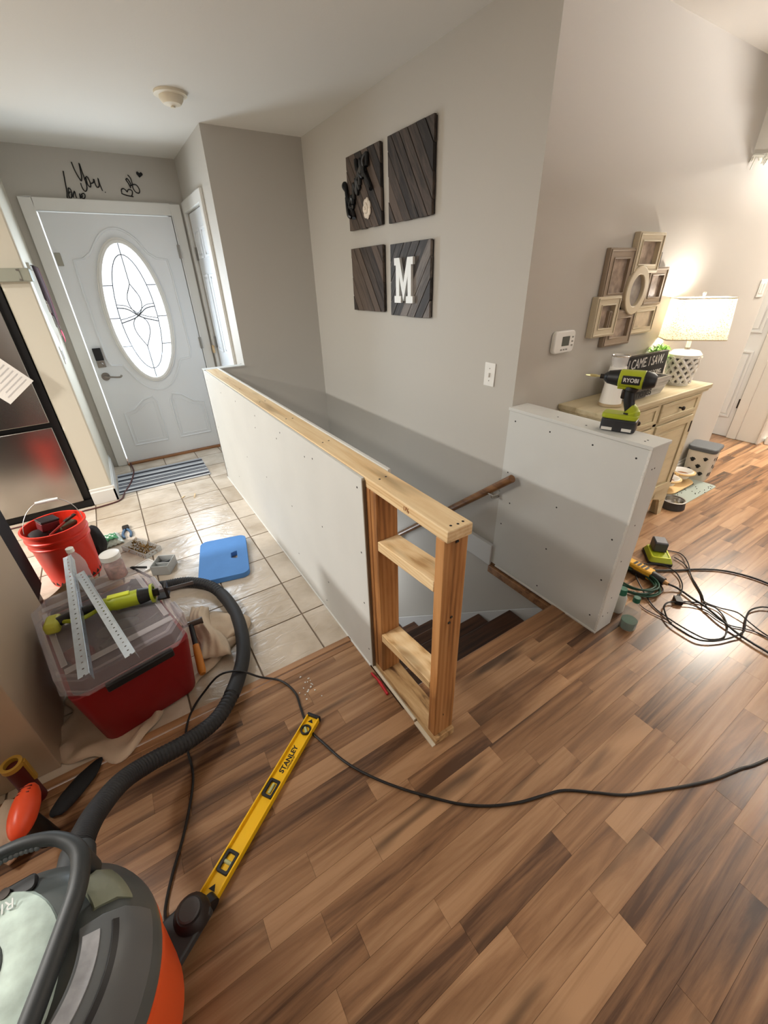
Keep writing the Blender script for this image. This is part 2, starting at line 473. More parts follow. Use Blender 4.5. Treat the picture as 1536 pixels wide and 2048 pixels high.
# two tiles past the end of the long wall, in front of the closet
for i in (8, 9, 10):
    piece('tile', tile_me, tfloor, 0.1, 0.309, max(yl[i], 3.01), yl[i + 1], -0.0075, 0.0, 0.008)
rt = MB(); rt.box(-5, -3.2, 0.66, 3.9, -0.0075, -0.0002); rt.obj('tile', TILE, tfloor, kind='stuff')
fe = MB(); fe.box(0.1, 0.309, 3.0, 3.95, -0.06, -0.0075); fe.obj('grout_bed', GROUT, tfloor)
tr = MB(); tr.box(-3.2, -0.014, 0.632, 0.664, -0.005, 0.006); tr.box(-3.2, -0.014, 0.598, 0.628, -0.005, 0.0015)
S('trim_1', tr, NOSEW, 'brown wooden transition strip between tiles and planks', 'floor trim', bevel=0.002)

# ceiling
ce = MB(); ce.box(-5.1, 8.1, -4.1, 4.05, H, H + 0.1)
S('ceiling', ce, CEIL, 'flat off-white painted ceiling', 'ceiling', smooth=False)
# right wall of the stairwell, from below the stairs up
w = MB(); w.box(1.016, 1.14, 0.70, 3.05, 0.0, H); w.box(1.016, 1.14, -0.2, 3.05, -3.0, -0.012)
S('wall_right', w, WALL, 'greige stairwell wall hung with four dark wooden squares', 'wall', smooth=False)
w = MB(); w.box(0.309, 1.016, 2.933, 3.05, 0.952, H); w.box(0.1, 1.016, 2.933, 3.0, -3.0, 0.952)
S('wall_back', w, WALL, 'shaded taupe wall at the far end of the stairwell', 'wall', smooth=False)
# closet wall with an opening
w = MB(); w.box(0.309, 0.40, 3.05, 3.262, 0, H); w.box(0.309, 0.40, 3.855, 4.05, 0, H); w.box(0.309, 0.40, 3.262, 3.855, 2.075, H)

S('wall_closet', w, WALL, 'narrow light wall holding the closet door beside the front door', 'wall', smooth=False)
# door wall
DX0, DX1, DZ = -0.762, 0.182, 2.058
w = MB(); w.box(-0.90, DX0 - 0.012, 3.93, 4.05, 0, DZ + 0.012); w.box(DX1 + 0.012, 0.309, 3.93, 4.05, 0, DZ + 0.012); w.box(-0.90, 0.309, 3.93, 4.05, DZ + 0.012, H)
S('wall_front', w, WALL, 'grey wall around the white front door with black script above', 'wall', smooth=False)
# pillar between the refrigerator and the entry
w = MB(); w.box(-1.06, -0.90, 3.10, 4.05, 0, H)
S('wall_left', w, CREAM, 'cream wall end between refrigerator and entry', 'wall', smooth=False, bevel=0.012)
w = MB(); w.box(-5.0, -1.06, 3.90, 4.05, 0, H); w.box(-5.1, -5.0, -4.0, 4.05, 0, H)
S('wall_kitchen', w, WALL, 'kitchen walls beyond the refrigerator', 'wall', smooth=False)
w = MB(); w.box(-5.1, 8.1, -4.1, -4.0, 0, H); w.box(8.0, 8.1, -4, 4, 0, H)
S('wall_rear', w, WALL, 'living room walls behind the viewer', 'wall', smooth=False)
# thermostat wall
w = MB(); w.box(1.14, 3.677, 0.70, 0.82, -0.01, H); w.box(3.557, 3.677, 0.82, 3.0, -0.01, H)
S('wall_thermostat', w, WALL, 'greige wall with photo collage, thermostat and console table', 'wall', smooth=False)
w = MB(); w.box(4.6, 4.7, 0.86, 3.0, 2.06, H); w.box(4.6, 4.7, 1.66, 3.0, 0, 2.06); w.box(4.72, 8, 0.60, 0.70, -0.01, H); w.box(4.6, 4.72, 0.60, 0.80, 0.0, H); w.box(3.55, 4.7, 2.6, 2.7, 0, H)
S('wall_hall', w, WALL, 'pale walls at the far end of the lit hallway', 'wall', smooth=False)
w = MB(); w.box(2.742, 2.86, -4.0, 0.70, 2.08, H)
S('trim_2', w, CEIL, 'white header beam dropping from the ceiling at the hall entrance', 'beam', smooth=False)
# stairwell left side and bottom
w = MB(); w.box(0.0, 0.1015, 0.0, 3.0, -3.0, -0.06)
S('wall_stair', w, WALL, 'painted stairwell wall below the framed half wall', 'wall', smooth=False)
w = MB(); w.box(0.1015, 1.016, 0.17, 0.20, -3.0, -0.06)
S('wall_under_floor', w, WALL, 'hidden wall under the edge of the plank floor', 'wall', smooth=False)
# baseboards
def base_prof(h=0.13, t=0.014): return [(0, 0), (t, 0), (t, h - 0.03), (t * 0.55, h - 0.022), (t * 0.55, h - 0.006), (t * 0.2, h), (0, h)]
b = MB()
b.prism([(-a, z) for a, z in base_prof()], -1.06, -0.886, M=None, plane='yz') if False else None
for (x0, y0, x1, y1) in ((-1.06, 3.10, -0.886, 3.10), (-0.90, 3.086, -0.90, 3.93)):
    d = Vector((x1 - x0, y1 - y0, 0)); L = d.length; d.normalize(); n = Vector((d.y, -d.x, 0))
    M = Matrix(((n.x, 0, d.x, x0), (n.y, 0, d.y, y0), (0, 1, 0, 0), (0, 0, 0, 1)))
    b.prism(base_prof(), 0, L, M=M)
S('baseboard_left', b, TRIM, 'white baseboard around the cream wall end', 'baseboard', smooth=False)
b = MB()
for (x0, y0, x1, y1) in ((1.14, 0.70, 3.69, 0.70), (3.677, 0.69, 3.677, 2.6), (4.75, 0.60, 8.0, 0.60)):
    d = Vector((x1 - x0, y1 - y0, 0)); L = d.length; d.normalize(); n = Vector((d.y, -d.x, 0))
    M = Matrix(((n.x, 0, d.x, x0), (n.y, 0, d.y, y0), (0, 1, 0, 0), (0, 0, 0, 1)))
    b.prism(base_prof(), 0, L, M=M)
S('baseboard_right', b, TRIM, 'white baseboard along the console wall and hallway', 'baseboard', smooth=False)

# ------------------------------------------------------------------ front door
d1 = T('door_1', (0, 3.93, 0), 'white front door with a bright leaded oval window', 'door', kind='structure')
SLAB = mat('door_white', (226, 229, 231), 0.42)
slab = MB()
N = 48
oo = oval(-0.285, 1.325, 0.245, 0.555, N)
# slab face around the oval opening: fan from the outline to the rectangle
def rect_pts(x0, x1, z0, z1, cx, cz, n):
    out = []
    for i in range(n):
        t = 2 * PI * i / n; c, s_ = math.cos(t), math.sin(t)
        k1 = ((x1 - cx) / c) if c > 1e-9 else ((x0 - cx) / c if c < -1e-9 else 1e9)
        k2 = ((z1 - cz) / s_) if s_ > 1e-9 else ((z0 - cz) / s_ if s_ < -1e-9 else 1e9)
        kk = min(k1, k2); out.append((cx + c * kk, cz + s_ * kk))
    return out
rp = rect_pts(-0.752, 0.176, 0.42, 2.052, -0.285, 1.325, N)
# snap the corner samples
for cx_, cz_ in ((-0.752, 0.42), (0.176, 0.42), (-0.752, 2.052), (0.176, 2.052)):
    i = min(range(N), key=lambda q: (rp[q][0] - cx_) ** 2 + (rp[q][1] - cz_) ** 2); rp[i] = (cx_, cz_)
slab.ring(rp, oo, 3.90, 3.945, plane='xz')
slab.box(-0.752, 0.176, 3.90, 3.945, 0.022, 0.42)
slab.obj('door_leaf', SLAB, d1, world=True, smooth=False)
fr = MB()
fr.ring(oval(-0.285, 1.325, 0.262, 0.575, N), oval(-0.285, 1.325, 0.232, 0.545, N), 3.884, 3.905, plane='xz')
fr.ring(oval(-0.285, 1.325, 0.247, 0.56, N), oval(-0.285, 1.325, 0.225, 0.535, N), 3.876, 3.905, plane='xz')
fr.obj('oval_frame', TRIM, d1, world=True, bevel=0.003)
g = MB(); g.prism(oval(-0.285, 1.325, 0.235, 0.548, N), 3.905, 3.912, plane='xz')
GLOW = mat('daylit_frosted_glass', (245, 250, 255), 0.5, emit=(238, 246, 255), estr=1.35)
pane = g.obj('frosted_pane', GLOW, d1, world=True, label='frosted oval pane lit by daylight')
cm = MB(); CX, CZ = -0.285, 1.325
def came(pts, r=0.0036): cm.tube([(CX + a, 3.902, CZ + b_) for a, b_ in pts], r, 5)
came([(0.15 * math.cos(t), 0.455 * math.sin(t)) for t in [2 * PI * i / 40 for i in range(41)]])
came([(0, 0.548), (0, 0.24)]); came([(0, -0.548), (0, -0.26)])
for sx in (-1, 1):
    for zz in (0.23, -0.02, -0.25):
        xx = 0.15 * math.sqrt(1 - (zz / 0.455) ** 2); xo = 0.235 * math.sqrt(1 - (zz / 0.548) ** 2)
        came([(sx * xx, zz), (sx * xo, zz)])
    came([tuple(q)[:2] for q in cr([(sx * 0.0, 0.24, 0), (sx * 0.05, 0.13, 0), (sx * 0.03, 0.03, 0), (sx * -0.05, -0.05, 0), (sx * -0.055, -0.14, 0), (0, -0.26, 0)])], 0.0035)
    came([tuple(q)[:2] for q in cr([(sx * 0.145, 0.06, 0), (sx * 0.07, 0.045, 0), (sx * -0.02, -0.02, 0), (sx * -0.145, -0.06, 0)])], 0.0045)
    came([tuple(q)[:2] for q in cr([(sx * 0.147, 0.085, 0), (sx * 0.07, 0.07, 0), (sx * -0.02, 0.0, 0), (sx * -0.15, -0.035, 0)])], 0.003)
    came([tuple(q)[:2] for q in cr([(0, 0.24, 0), (sx * 0.02, 0.2, 0), (sx * 0.035, 0.17, 0)])], 0.003)
cm.obj('lead_caming', mat('lead_came', (96, 100, 104), 0.5, metal=0.3), d1, world=True, label='grey lead lines across the oval pane')
mo = MB()
def bead(pts, r=0.009): mo.tube([(a, 3.9, b_) for a, b_ in pts], r, 6)
def arcp(cx, cz, rx, rz, a0, a1, n=18): return [(cx + rx * math.cos(math.radians(a0 + (a1 - a0) * i / n)), cz + rz * math.sin(math.radians(a0 + (a1 - a0) * i / n))) for i in range(n + 1)]
bead([(-0.64, 1.62)] + [(-0.63, 1.74)] + [(-0.56, 1.75)] + [(-0.5, 1.79)] + arcp(-0.285, 1.33, 0.30, 0.63, 120, 60) + [(-0.08, 1.79), (-0.02, 1.75), (0.06, 1.74), (0.07, 1.62)])
bead([(-0.64, 1.62), (-0.64, 1.0), (-0.62, 0.93), (-0.53, 0.92)]); bead([(0.07, 1.62), (0.07, 1.0), (0.05, 0.93), (-0.04, 0.92)])
bead([(-0.53, 0.92)] + arcp(-0.285, 1.30, 0.30, 0.63, 236, 304) + [(-0.04, 0.92)])
for sx in (-1, 1):
    f = lambda a: -0.285 + sx * a
    bead([(f(0.36), 0.18), (f(0.36), 0.50), (f(0.27), 0.52), (f(0.17), 0.60), (f(0.09), 0.62), (f(0.06), 0.56), (f(0.06), 0.18), (f(0.36), 0.18)])
    bead([(f(0.33), 0.21), (f(0.33), 0.47), (f(0.26), 0.49), (f(0.16), 0.56), (f(0.09), 0.57), (f(0.09), 0.21), (f(0.33), 0.21)], 0.004)
mo.obj('raised_moulding', SLAB, d1, world=True)
k_ = MB(); k_.box(-0.722, -0.658, 3.872, 3.9, 0.985, 1.085); lockp = k_.obj('smart_lock', BLACK, d1, world=True, bevel=0.004, label='black keypad deadbolt')
k_ = MB(); k_.box(-0.722, -0.658, 3.870, 3.9, 0.925, 0.985); k_.cyl((-0.69, 3.87, 0.952), (-0.69, 3.858, 0.952), 0.016); k_.obj('lock_cover', NICKEL, lockp, world=True, bevel=0.004)
k_ = MB(); k_.cyl((-0.69, 3.9, 0.845), (-0.69, 3.885, 0.845), 0.034); k_.cyl((-0.69, 3.89, 0.845), (-0.69, 3.85, 0.845), 0.012)
k_.tube(cr([(-0.69, 3.85, 0.845), (-0.65, 3.848, 0.842), (-0.60, 3.848, 0.834), (-0.575, 3.848, 0.836), (-0.565, 3.848, 0.85)]), 0.008)
k_.obj('lever_handle', NICKEL, d1, world=True)
k_ = MB(); k_.box(-0.745, -0.705, 3.893, 3.9, 1.70, 1.79); k_.obj('sensor', mat('sensor_beige', (160, 156, 142), 0.5), d1, world=True, bevel=0.003)
for zz in (0.3, 1.05, 1.8):
    k_ = MB(); k_.box(0.168, 0.19, 3.888, 3.9, zz - 0.05, zz + 0.05); k_.cyl((0.176, 3.888, zz - 0.052), (0.176, 3.888, zz + 0.052), 0.006); k_.obj('hinge', NICKEL, d1, world=True)
# frame: jamb and casing
k_ = MB()
k_.box(DX1, DX1 + 0.012, 3.90, 4.05, 0, DZ); k_.box(DX1 - 0.02, DX1, 3.947, 3.96, 0, DZ)
k_.box(DX0 - 0.012, DX0, 3.955, 4.05, 0, DZ); k_.box(DX0 - 0.012, DX1 + 0.012, 3.955, 4.05, DZ, DZ + 0.012)
k_.box(DX0 - 0.085, DX0 - 0.002, 3.905, 3.93, 0, DZ + 0.085); k_.box(DX1 + 0.002, DX1 + 0.085, 3.905, 3.93, 0, DZ + 0.085)
k_.box(DX0 - 0.002, DX1 + 0.002, 3.905, 3.93, DZ + 0.002, DZ + 0.085)
k_.obj('door_casing', TRIM, d1, world=True, bevel=0.004)
k_ = MB(); k_.box(DX0, DX1, 3.87, 4.05, 0.0, 0.020); k_.obj('threshold', wood_mat('threshold_oak', (150, 104, 66), (128, 84, 50), (90, 58, 34), axis=0), d1, world=True, bevel=0.003)

# ------------------------------------------------------------------ closet door
d2 = T('door_2', (0.309, 3.56, 0), 'narrow white six-panel closet door beside the front door', 'door', kind='structure')
k_ = MB(); k_.box(0.318, 0.35, 3.265, 3.852, 0.01, 2.07); k_.obj('door_leaf', SLAB, d2, world=True, smooth=False)
for (z0, z1) in ((0.2, 0.85), (0.98, 1.62), (1.74, 1.95)):
    for (a, c) in ((3.34, 3.52), (3.60, 3.78)):
        k_ = MB(); k_.ring(rectf(a, c, z0, z1), rectf(a + 0.02, c - 0.02, z0 + 0.02, z1 - 0.02), 0.309, 0.319, plane='yz')
        k_.box(0.311, 0.319, a + 0.035, c - 0.035, z0 + 0.035, z1 - 0.035)
        k_.obj('raised_panel', SLAB, d2, world=True, bevel=0.003)
k_ = MB(); k_.box(0.285, 0.309, 3.855, 3.932, 0, 2.155); k_.box(0.285, 0.309, 3.185, 3.262, 0, 2.155); k_.box(0.285, 0.309, 3.262, 3.855, 2.078, 2.155)
k_.obj('door_casing', TRIM, d2, world=True, bevel=0.004)
for zz in (1.05, 1.78):
    k_ = MB(); k_.box(0.303, 0.318, 3.835, 3.862, zz - 0.05, zz + 0.05); k_.obj('hinge', NICKEL, d2, world=True)
k_ = MB(); k_.box(0.270, 0.286, 3.84, 3.885, 0.953, 1.02); k_.obj('wood_shim', PINE, d2, world=True)

# ------------------------------------------------------------------ hall door
d3 = T('door_3', (4.6, 1.26, 0), 'white panelled door at the end of the hallway', 'door', kind='structure')
k_ = MB(); k_.box(4.585, 4.62, 0.865, 1.655, 0.008, 2.05); k_.obj('door_leaf', SLAB, d3, world=True, smooth=False)
for (z0, z1) in ((0.2, 0.84), (1.0, 1.62), (1.74, 1.95)):
    for (a, c) in ((0.905, 1.21), (1.31, 1.61)):
        k_ = MB(); k_.ring(rectf(a, c, z0, z1), rectf(a + 0.02, c - 0.02, z0 + 0.02, z1 - 0.02), 4.575, 4.586, plane='yz')
        k_.box(4.578, 4.586, a + 0.035, c - 0.035, z0 + 0.035, z1 - 0.035)
        k_.obj('raised_panel', SLAB, d3, world=True, bevel=0.003)
k_ = MB(); k_.box(4.566, 4.6, 0.775, 0.858, 0, 2.14); k_.box(4.566, 4.6, 1.66, 1.74, 0, 2.14); k_.box(4.566, 4.6, 0.858, 1.66, 2.06, 2.14)
k_.box(4.56, 4.75, 0.585, 0.60, 0, 2.14); k_.box(4.575, 4.6, 0.6, 0.775, 0, 2.14)
k_.obj('door_casing', TRIM, d3, world=True, bevel=0.004)
for zz in (0.35, 1.75):
    k_ = MB(); k_.box(4.572, 4.588, 0.852, 0.872, zz - 0.045, zz + 0.045); k_.obj('hinge', DARKMETAL, d3, world=True)

# ------------------------------------------------------------------ long framed half wall beside the stairs
HP = 0.952
hw = T('half_wall', (0.045, 1.5, 0), 'long unfinished half wall of studs and drywall beside the stairs, open at its near end', 'half wall')
k_ = MB(); k_.box(-0.0127, 0.0, 0.436, 3.0, 0.004, HP - 0.004); k_.obj('drywall_panel', DRY, hw, world=True, bevel=0.0015, seg=1)
k_ = MB(); k_.box(-0.0125, 0.0008, 0.430, 0.4362, 0.006, HP - 0.012); k_.obj('drywall_edge', DRYBROWN, hw, world=True, label='torn brown paper edge of the drywall')
k_ = MB(); k_.box(0.089, 0.1017, 0.425, 2.932, -0.05, HP + 0.006); k_.obj('drywall_panel', DRY, hw, world=True, bevel=0.0015, seg=1)
k_ = MB(); k_.box(-0.0127, 0.309, 2.98, 3.0, 0.0, HP - 0.006); k_.box(-0.013, 0.312, 2.925, 3.01, HP - 0.006, HP + 0.001); k_.obj('end_cap', DRY, hw, world=True, label='white ledge meeting the closet wall')
k_ = MB(); k_.box(0.0, 0.089, 0.0, 2.93, HP - 0.038, HP); k_.obj('top_plate', PINE, hw, world=True, bevel=0.003, seg=2)
k_ = MB(); k_.box(0.0, 0.089, 0.0, 2.93, 0.0, 0.036); k_.obj('bottom_plate', PINEOLD, hw, world=True, bevel=0.003)
for i, (a, c) in enumerate(((0.0, 0.038), (0.366, 0.404), (0.407, 0.443), (0.82, 0.858), (1.23, 1.268), (1.64, 1.678), (2.05, 2.088), (2.46, 2.498), (2.89, 2.928))):
    k_ = MB(); x0 = 0.0 if i != 0 else 0.001
    k_.box(x0, 0.088, a + (0.012 if i == 0 else 0), c + (0.012 if i == 0 else 0), 0.036, HP - 0.038); k_.obj('stud', PINEZ, hw, world=True, bevel=0.003, label='end post of reddish pine' if i == 0 else None)
for zt in (0.262, 0.722):
    M = Matrix.Translation((0, 0.05, zt))
    k_ = MB(); k_.add([(0.0, 0.0, -0.038 if zt < .5 else 0.02), (0.089, 0, -0.038 if zt < .5 else 0.02)], []) if False else None
    dz = 0.046 if zt < 0.5 else 0.030
    vs = []
    for yy, o_ in ((0.05, dz), (0.366, 0.0)):
        for xx in (0.0, 0.089):
            for z in (-0.040, 0.0): vs.append((xx, yy, zt + o_ + z))
    k_ = MB(); k_.add(vs, [(0, 1, 3, 2), (4, 6, 7, 5), (0, 4, 5, 1), (2, 3, 7, 6), (0, 2, 6, 4), (1, 5, 7, 3)])
    k_.obj('cross_block', PINE, hw, world=True, bevel=0.003)
k_ = MB()
r_ = random.Random(3)
for yy, zz in ((0.47, 0.90), (0.47, 0.62), (0.475, 0.36), (0.46, 0.10), (0.86, 0.88), (0.95, 0.86), (0.84, 0.55), (0.845, 0.22), (0.9, 0.06), (1.25, 0.89), (1.32, 0.84), (1.24, 0.48), (1.25, 0.16), (1.66, 0.88), (1.7, 0.8), (1.65, 0.5), (2.07, 0.88), (2.06, 0.5), (2.47, 0.86), (2.9, 0.88), (2.88, 0.5), (2.9, 0.12), (2.47, 0.2)):
    k_.cyl((-0.0132, yy, zz), (-0.010, yy, zz), 0.0042, n=8)
for xx, yy in ((0.028, 0.022), (0.05, 0.018), (0.07, 0.02), (0.03, 0.385), (0.058, 0.39), (0.03, 0.83), (0.06, 0.835), (0.03, 1.25), (0.06, 1.24), (0.03, 1.66), (0.06, 1.66), (0.03, 2.07), (0.06, 2.48)):
    k_.cyl((xx, yy, HP - 0.002), (xx, yy, HP + 0.0006), 0.004, n=8)
for zz in (0.60, 0.62, 0.14, 0.9): k_.cyl((0.02 + 0.05 * r_.random(), 0.0125, zz), (0.04, 0.0115, zz), 0.004, n=8)
k_.obj('screw', SCREWM, hw, world=True, kind='stuff', smooth=False)
k_ = MB(); k_.tube([(-0.006, 0.12, 0.008), (-0.006, 0.44, 0.008)], 0.008, 8); k_.box(-0.016, -0.001, 0.0, 0.115, 0, 0.006); k_.obj('shoe_trim', mat('aged_white_trim', (214, 204, 182), 0.5), hw, world=True)
k_ = MB(); k_.box(-0.019, -0.0128, 0.45, 3.0, 0.0, 0.006); k_.obj('caulk_line', TRIM, hw, world=True)
text('pencil_mark', '17⅝', 0.022, mat('pencil', (168, 122, 84), 0.8), hw, (-0.0008, 0.19, HP - 0.019), (PI / 2, 0, -PI / 2), world=True, sx=0.7)

pn = MB(); pn.tube(cr([(-0.035, 0.41, 0.006), (-0.030, 0.35, 0.007), (-0.034, 0.28, 0.006)]), [0.005] * 6 + [0.007] * 4 + [0.006] * 3, 8)
tag(pn.obj('carpenter_pencil', mat('pencil_red', (178, 16, 30), 0.5)), 'red pencil lying on the floor against the framed half wall', 'pencil')

# ------------------------------------------------------------------ short half wall on the right
rw = T('half_wall', (1.06, 0.35, 0), 'short finished drywall half wall right of the stairs with the impact driver on top', 'half wall')
k_ = MB(); k_.box(1.0127, 1.1093, 0.0127, 0.699, -0.01, 0.945); k_.obj('core', DRYEDGE, rw, world=True)
k_ = MB(); k_.box(1.0, 1.0127, 0.008, 0.699, 0.006, 0.945); k_.obj('drywall_panel', DRY, rw, world=True, bevel=0.001, seg=1)
k_ = MB(); k_.box(1.002, 1.122, 0.0, 0.0127, 0.0, 0.948); k_.obj('end_panel', DRY, rw, world=True, bevel=0.0015, seg=1)
k_ = MB(); k_.box(1.1093, 1.122, 0.0127, 0.699, 0.0, 0.945); k_.obj('drywall_panel', DRY, rw, world=True)
k_ = MB(); k_.box(0.990, 1.126, -0.004, 0.699, 0.948, 0.963); k_.obj('cap_panel', DRY, rw, world=True, bevel=0.0015, seg=1)
k_ = MB(); k_.box(0.9985, 1.004, 0.001, 0.010, 0.0, 0.946)
for i in range(60): z = 0.015 + i * 0.0155; k_.cb((0.999, 0.006 + r_.uniform(-.002, .002), z), (0.004, 0.008, 0.012), 0)
k_.obj('raw_edge', DRYEDGE, rw, world=True, smooth=False)
k_ = MB()
for yy, zz in ((0.655, 0.90), (0.45, 0.9), (0.235, 0.9), (0.05, 0.9), (0.66, 0.62), (0.34, 0.55), (0.05, 0.52), (0.66, 0.30), (0.35, 0.30), (0.045, 0.30), (0.36, 0.05), (0.05, 0.08), (0.62, 0.45)):
    k_.cyl((0.9994, yy, zz), (1.002, yy, zz), 0.0042, n=8)
for xx, yy in ((1.03, 0.05), (1.05, 0.05), (1.03, 0.3), (1.04, 0.45)): k_.cyl((xx, yy, 0.962), (xx, yy, 0.9636), 0.004, n=8)
for xx, zz in ((1.04, 0.86), (1.06, 0.86), (1.05, 0.6), (1.03, 0.42), (1.05, 0.2), (1.06, 0.1), (1.02, 0.1)): k_.cyl((xx, -0.0006, zz), (xx, 0.002, zz), 0.0035, n=8)
k_.obj('screw', SCREWM, rw, world=True, kind='stuff', smooth=False)
k_ = MB(); k_.box(0.992, 1.0, 0.0, 0.66, 0.0, 0.008); k_.obj('caulk_line', TRIM, rw, world=True)
# brown edge trim below it, ledges on the painted wall
k_ = MB(); k_.box(0.978, 1.012, 0.232, 0.70, -0.058, -0.012)
S('trim_3', k_, NOSEW, 'brown wooden edge strip under the short half wall', 'floor trim', bevel=0.003)
k_ = MB(); k_.box(0.990, 1.016, 0.70, 2.93, -0.02, 0.125)
S('trim_4', k_, mat('grey_white_paint', (208, 209, 208), 0.6), 'white painted ledge along the stairwell wall', 'wall trim', bevel=0.003)
k_ = MB(); k_.box(1.008, 1.016, 0.696, 0.704, 0.0, 0.94)
S('trim_5', k_, mat('seam_grey', (168, 168, 162), 0.8), 'drywall seam at the corner of the short half wall', 'wall trim')

# ------------------------------------------------------------------ stairs
st = T('staircase', (0.55, 0.2, -0.22), 'dark brown wooden stairs going down between the half walls', 'stairs')
RUN, RISE = 0.24, 0.22
for i in range(11):
    y0 = 0.232 + RUN * i; z = -RISE * (i + 1)
    k_ = MB(); k_.box(0.104, 0.984, y0 - 0.005, y0 + RUN + 0.025, z - 0.03, z); k_.obj('tread', STAIRW, st, world=True, bevel=0.006)
    k_ = MB(); k_.box(0.104, 0.984, y0 - 0.012, y0, z, z + RISE - 0.03 if i else z + RISE - 0.06); k_.obj('riser', STAIRW, st, world=True)
sk = MB()
sk.prism([(0.20, 0.03 - 0.05), (0.30, -0.06), (2.93, -0.862 * (2.93 - 0.343) - 0.075), (2.93, -3.0), (0.2, -0.7)], 0.985, 1.0, plane='yz')
sk.obj('skirt_board', mat('grey_white_paint'), st, world=True)
sk = MB(); sk.prism([(0.20, -0.04), (2.93, -0.862 * (2.93 - 0.343) - 0.075), (2.93, -3.0), (0.2, -0.7)], 0.1017, 0.104, plane='yz'); sk.obj('skirt_board', mat('grey_white_paint'), st, world=True)
k_ = MB(); k_.box(0.1, 1.0, 0.165, 0.236, -0.03, 0.004)
k_.tube([(0.1, 0.238, -0.012), (1.0, 0.238, -0.012)], 0.016, 10)
S('trim_6', k_, NOSEW, 'brown stair nosing board at the edge of the plank floor', 'floor trim', bevel=0.003)

# handrail
hr = T('handrail', (0.95, 0.6, 0.6), 'round brown wooden handrail descending the stairwell wall', 'handrail')
a = Vector((0.950, 0.585, 0.626)); d = Vector((0.0, 1.0, -0.855)).normalized()
k_ = MB(); k_.cyl(a, a + d * 3.0, 0.021, n=20); k_.obj('rail', RAILW, hr, world=True, bevel=0.003)
for t in (0.17, 1.5, 2.6):
    q = a + d * t; k_ = MB()
    k_.tube(cr([q + Vector((0, 0, -0.02)), q + Vector((0.01, 0, -0.055)), q + Vector((0.045, 0, -0.065)), q + Vector((0.064, 0, -0.06))]), 0.008)
    k_.cyl(q + Vector((0.066, 0, -0.06)), q + Vector((0.058, 0, -0.06)), 0.03); k_.box(0.935, 0.965, q.y - 0.03, q.y + 0.03, q.z - 0.03, q.z - 0.024)
    k_.obj('bracket', mat('nickel_bright', (196, 192, 184), 0.35, metal=0.7), hr, world=True)

# ------------------------------------------------------------------ dark wooden wall squares
def clip(poly, a, b, c):   # keep a*x+b*y <= c
    out = []
    for i in range(len(poly)):
        p, q = poly[i], poly[(i + 1) % len(poly)]
        fp, fq = a * p[0] + b * p[1] - c, a * q[0] + b * q[1] - c
        if fp <= 0: out.append(p)
        if (fp < 0 < fq) or (fq < 0 < fp):
            t = fp / (fp - fq); out.append((p[0] + t * (q[0] - p[0]), p[1] + t * (q[1] - p[1])))
    return out
def square(y0, y1, z0, z1, ang, m, label):
    t = T('wall_plaque', (1.016, (y0 + y1) / 2, (z0 + z1) / 2), label, 'wall art', group='dark wooden squares on the stairwell wall')
    cy, cz = (y0 + y1) / 2, (z0 + z1) / 2
    dx, dz = math.cos(ang), math.sin(ang); nx, nz = -dz, dx
    w = 0.062
    for i in range(-5, 6):
        poly = rectf(y0 - cy + r_.uniform(-.002, .002), y1 - cy + r_.uniform(-.002, .002), z0 - cz + r_.uniform(-.002, .002), z1 - cz)
        poly = clip(poly, nx, nz, (i + 0.5) * w - 0.0016); poly = clip(poly, -nx, -nz, -((i - 0.5) * w + 0.0016)) if poly else poly
        if len(poly) < 3: continue
        k_ = MB(); dd = r_.uniform(0.0, 0.004)
        # put the grain along local Y by rotating the board
        R = Matrix.Rotation(ang, 4, 'X')
        Ri = R.inverted(); vs = []
        pl = [Ri @ Vector((0, a_, b_)) for a_, b_ in poly]
        k_.prism([(v.y, v.z) for v in pl], -0.006 - dd - 0.016, -0.008, plane='yz')
        o = k_.obj('board', m, t, bevel=0.0012, seg=1); o.rotation_euler = (ang, 0, 0)
    k_ = MB(); k_.box(-0.008, 0.0, y0 - cy + 0.004, y1 - cy - 0.004, z0 - cz + 0.004, z1 - cz - 0.004)
    k_.obj('backer', BLACK, t)
    return t
p1 = square(1.838, 2.235, 1.822, 2.205, 0.97, DARKW, 'dark wooden square with black script word and white flower, upper left')
p2 = square(1.356, 1.756, 1.818, 2.205, 0.98, DARKW, 'plain dark wooden square of diagonal boards, upper right and highest')
p3 = square(1.834, 2.232, 1.35, 1.722, 0.98, DARKW, 'plain dark wooden square of diagonal boards, lower left')
p4 = square(1.357, 1.750, 1.335, 1.715, -0.95, DARKG, 'dark wooden square bearing a big white letter M')
# the letter M (facing -x; picture right = -y)
Mp = [(-.30, -.5), (-.08, -.5), (-.08, -.34), (-.14, -.34), (-.14, .16), (0.0, -.48), (.0, -.48), (.14, .16), (.14, -.34), (.08, -.34), (.08, -.5), (.32, -.5), (.32, -.34), (.265, -.34), (.265, .34), (.32, .34), (.32, .5), (.12, .5), (0.0, -.02), (-.12, .5), (-.32, .5), (-.32, .34), (-.265, .34), (-.265, -.34), (-.32, -.34), (-.32, -.5)]
Mp = [(-.33, -.5), (-.09, -.5), (-.09, -.34), (-.15, -.34), (-.15, .10), (0.0, -.46), (.15, .10), (.15, -.34), (.09, -.34), (.09, -.5), (.33, -.5), (.33, -.34), (.27, -.34), (.27, .34), (.33, .34), (.33, .5), (.14, .5), (0, -.04), (-.14, .5), (-.33, .5), (-.33, .34), (-.27, .34), (-.27, -.34), (-.33, -.34)]
k_ = MB(); sM = 0.235
k_.prism([(-a_ * sM * 1.22 , b_ * sM) for a_, b_ in Mp], -0.042, -0.024, plane='yz')
k_.obj('letter_m', mat('letter_white', (238, 240, 238), 0.45), p4, bevel=0.001, seg=1, label='white slab-serif letter M').location = (0, 0.035, -0.0)
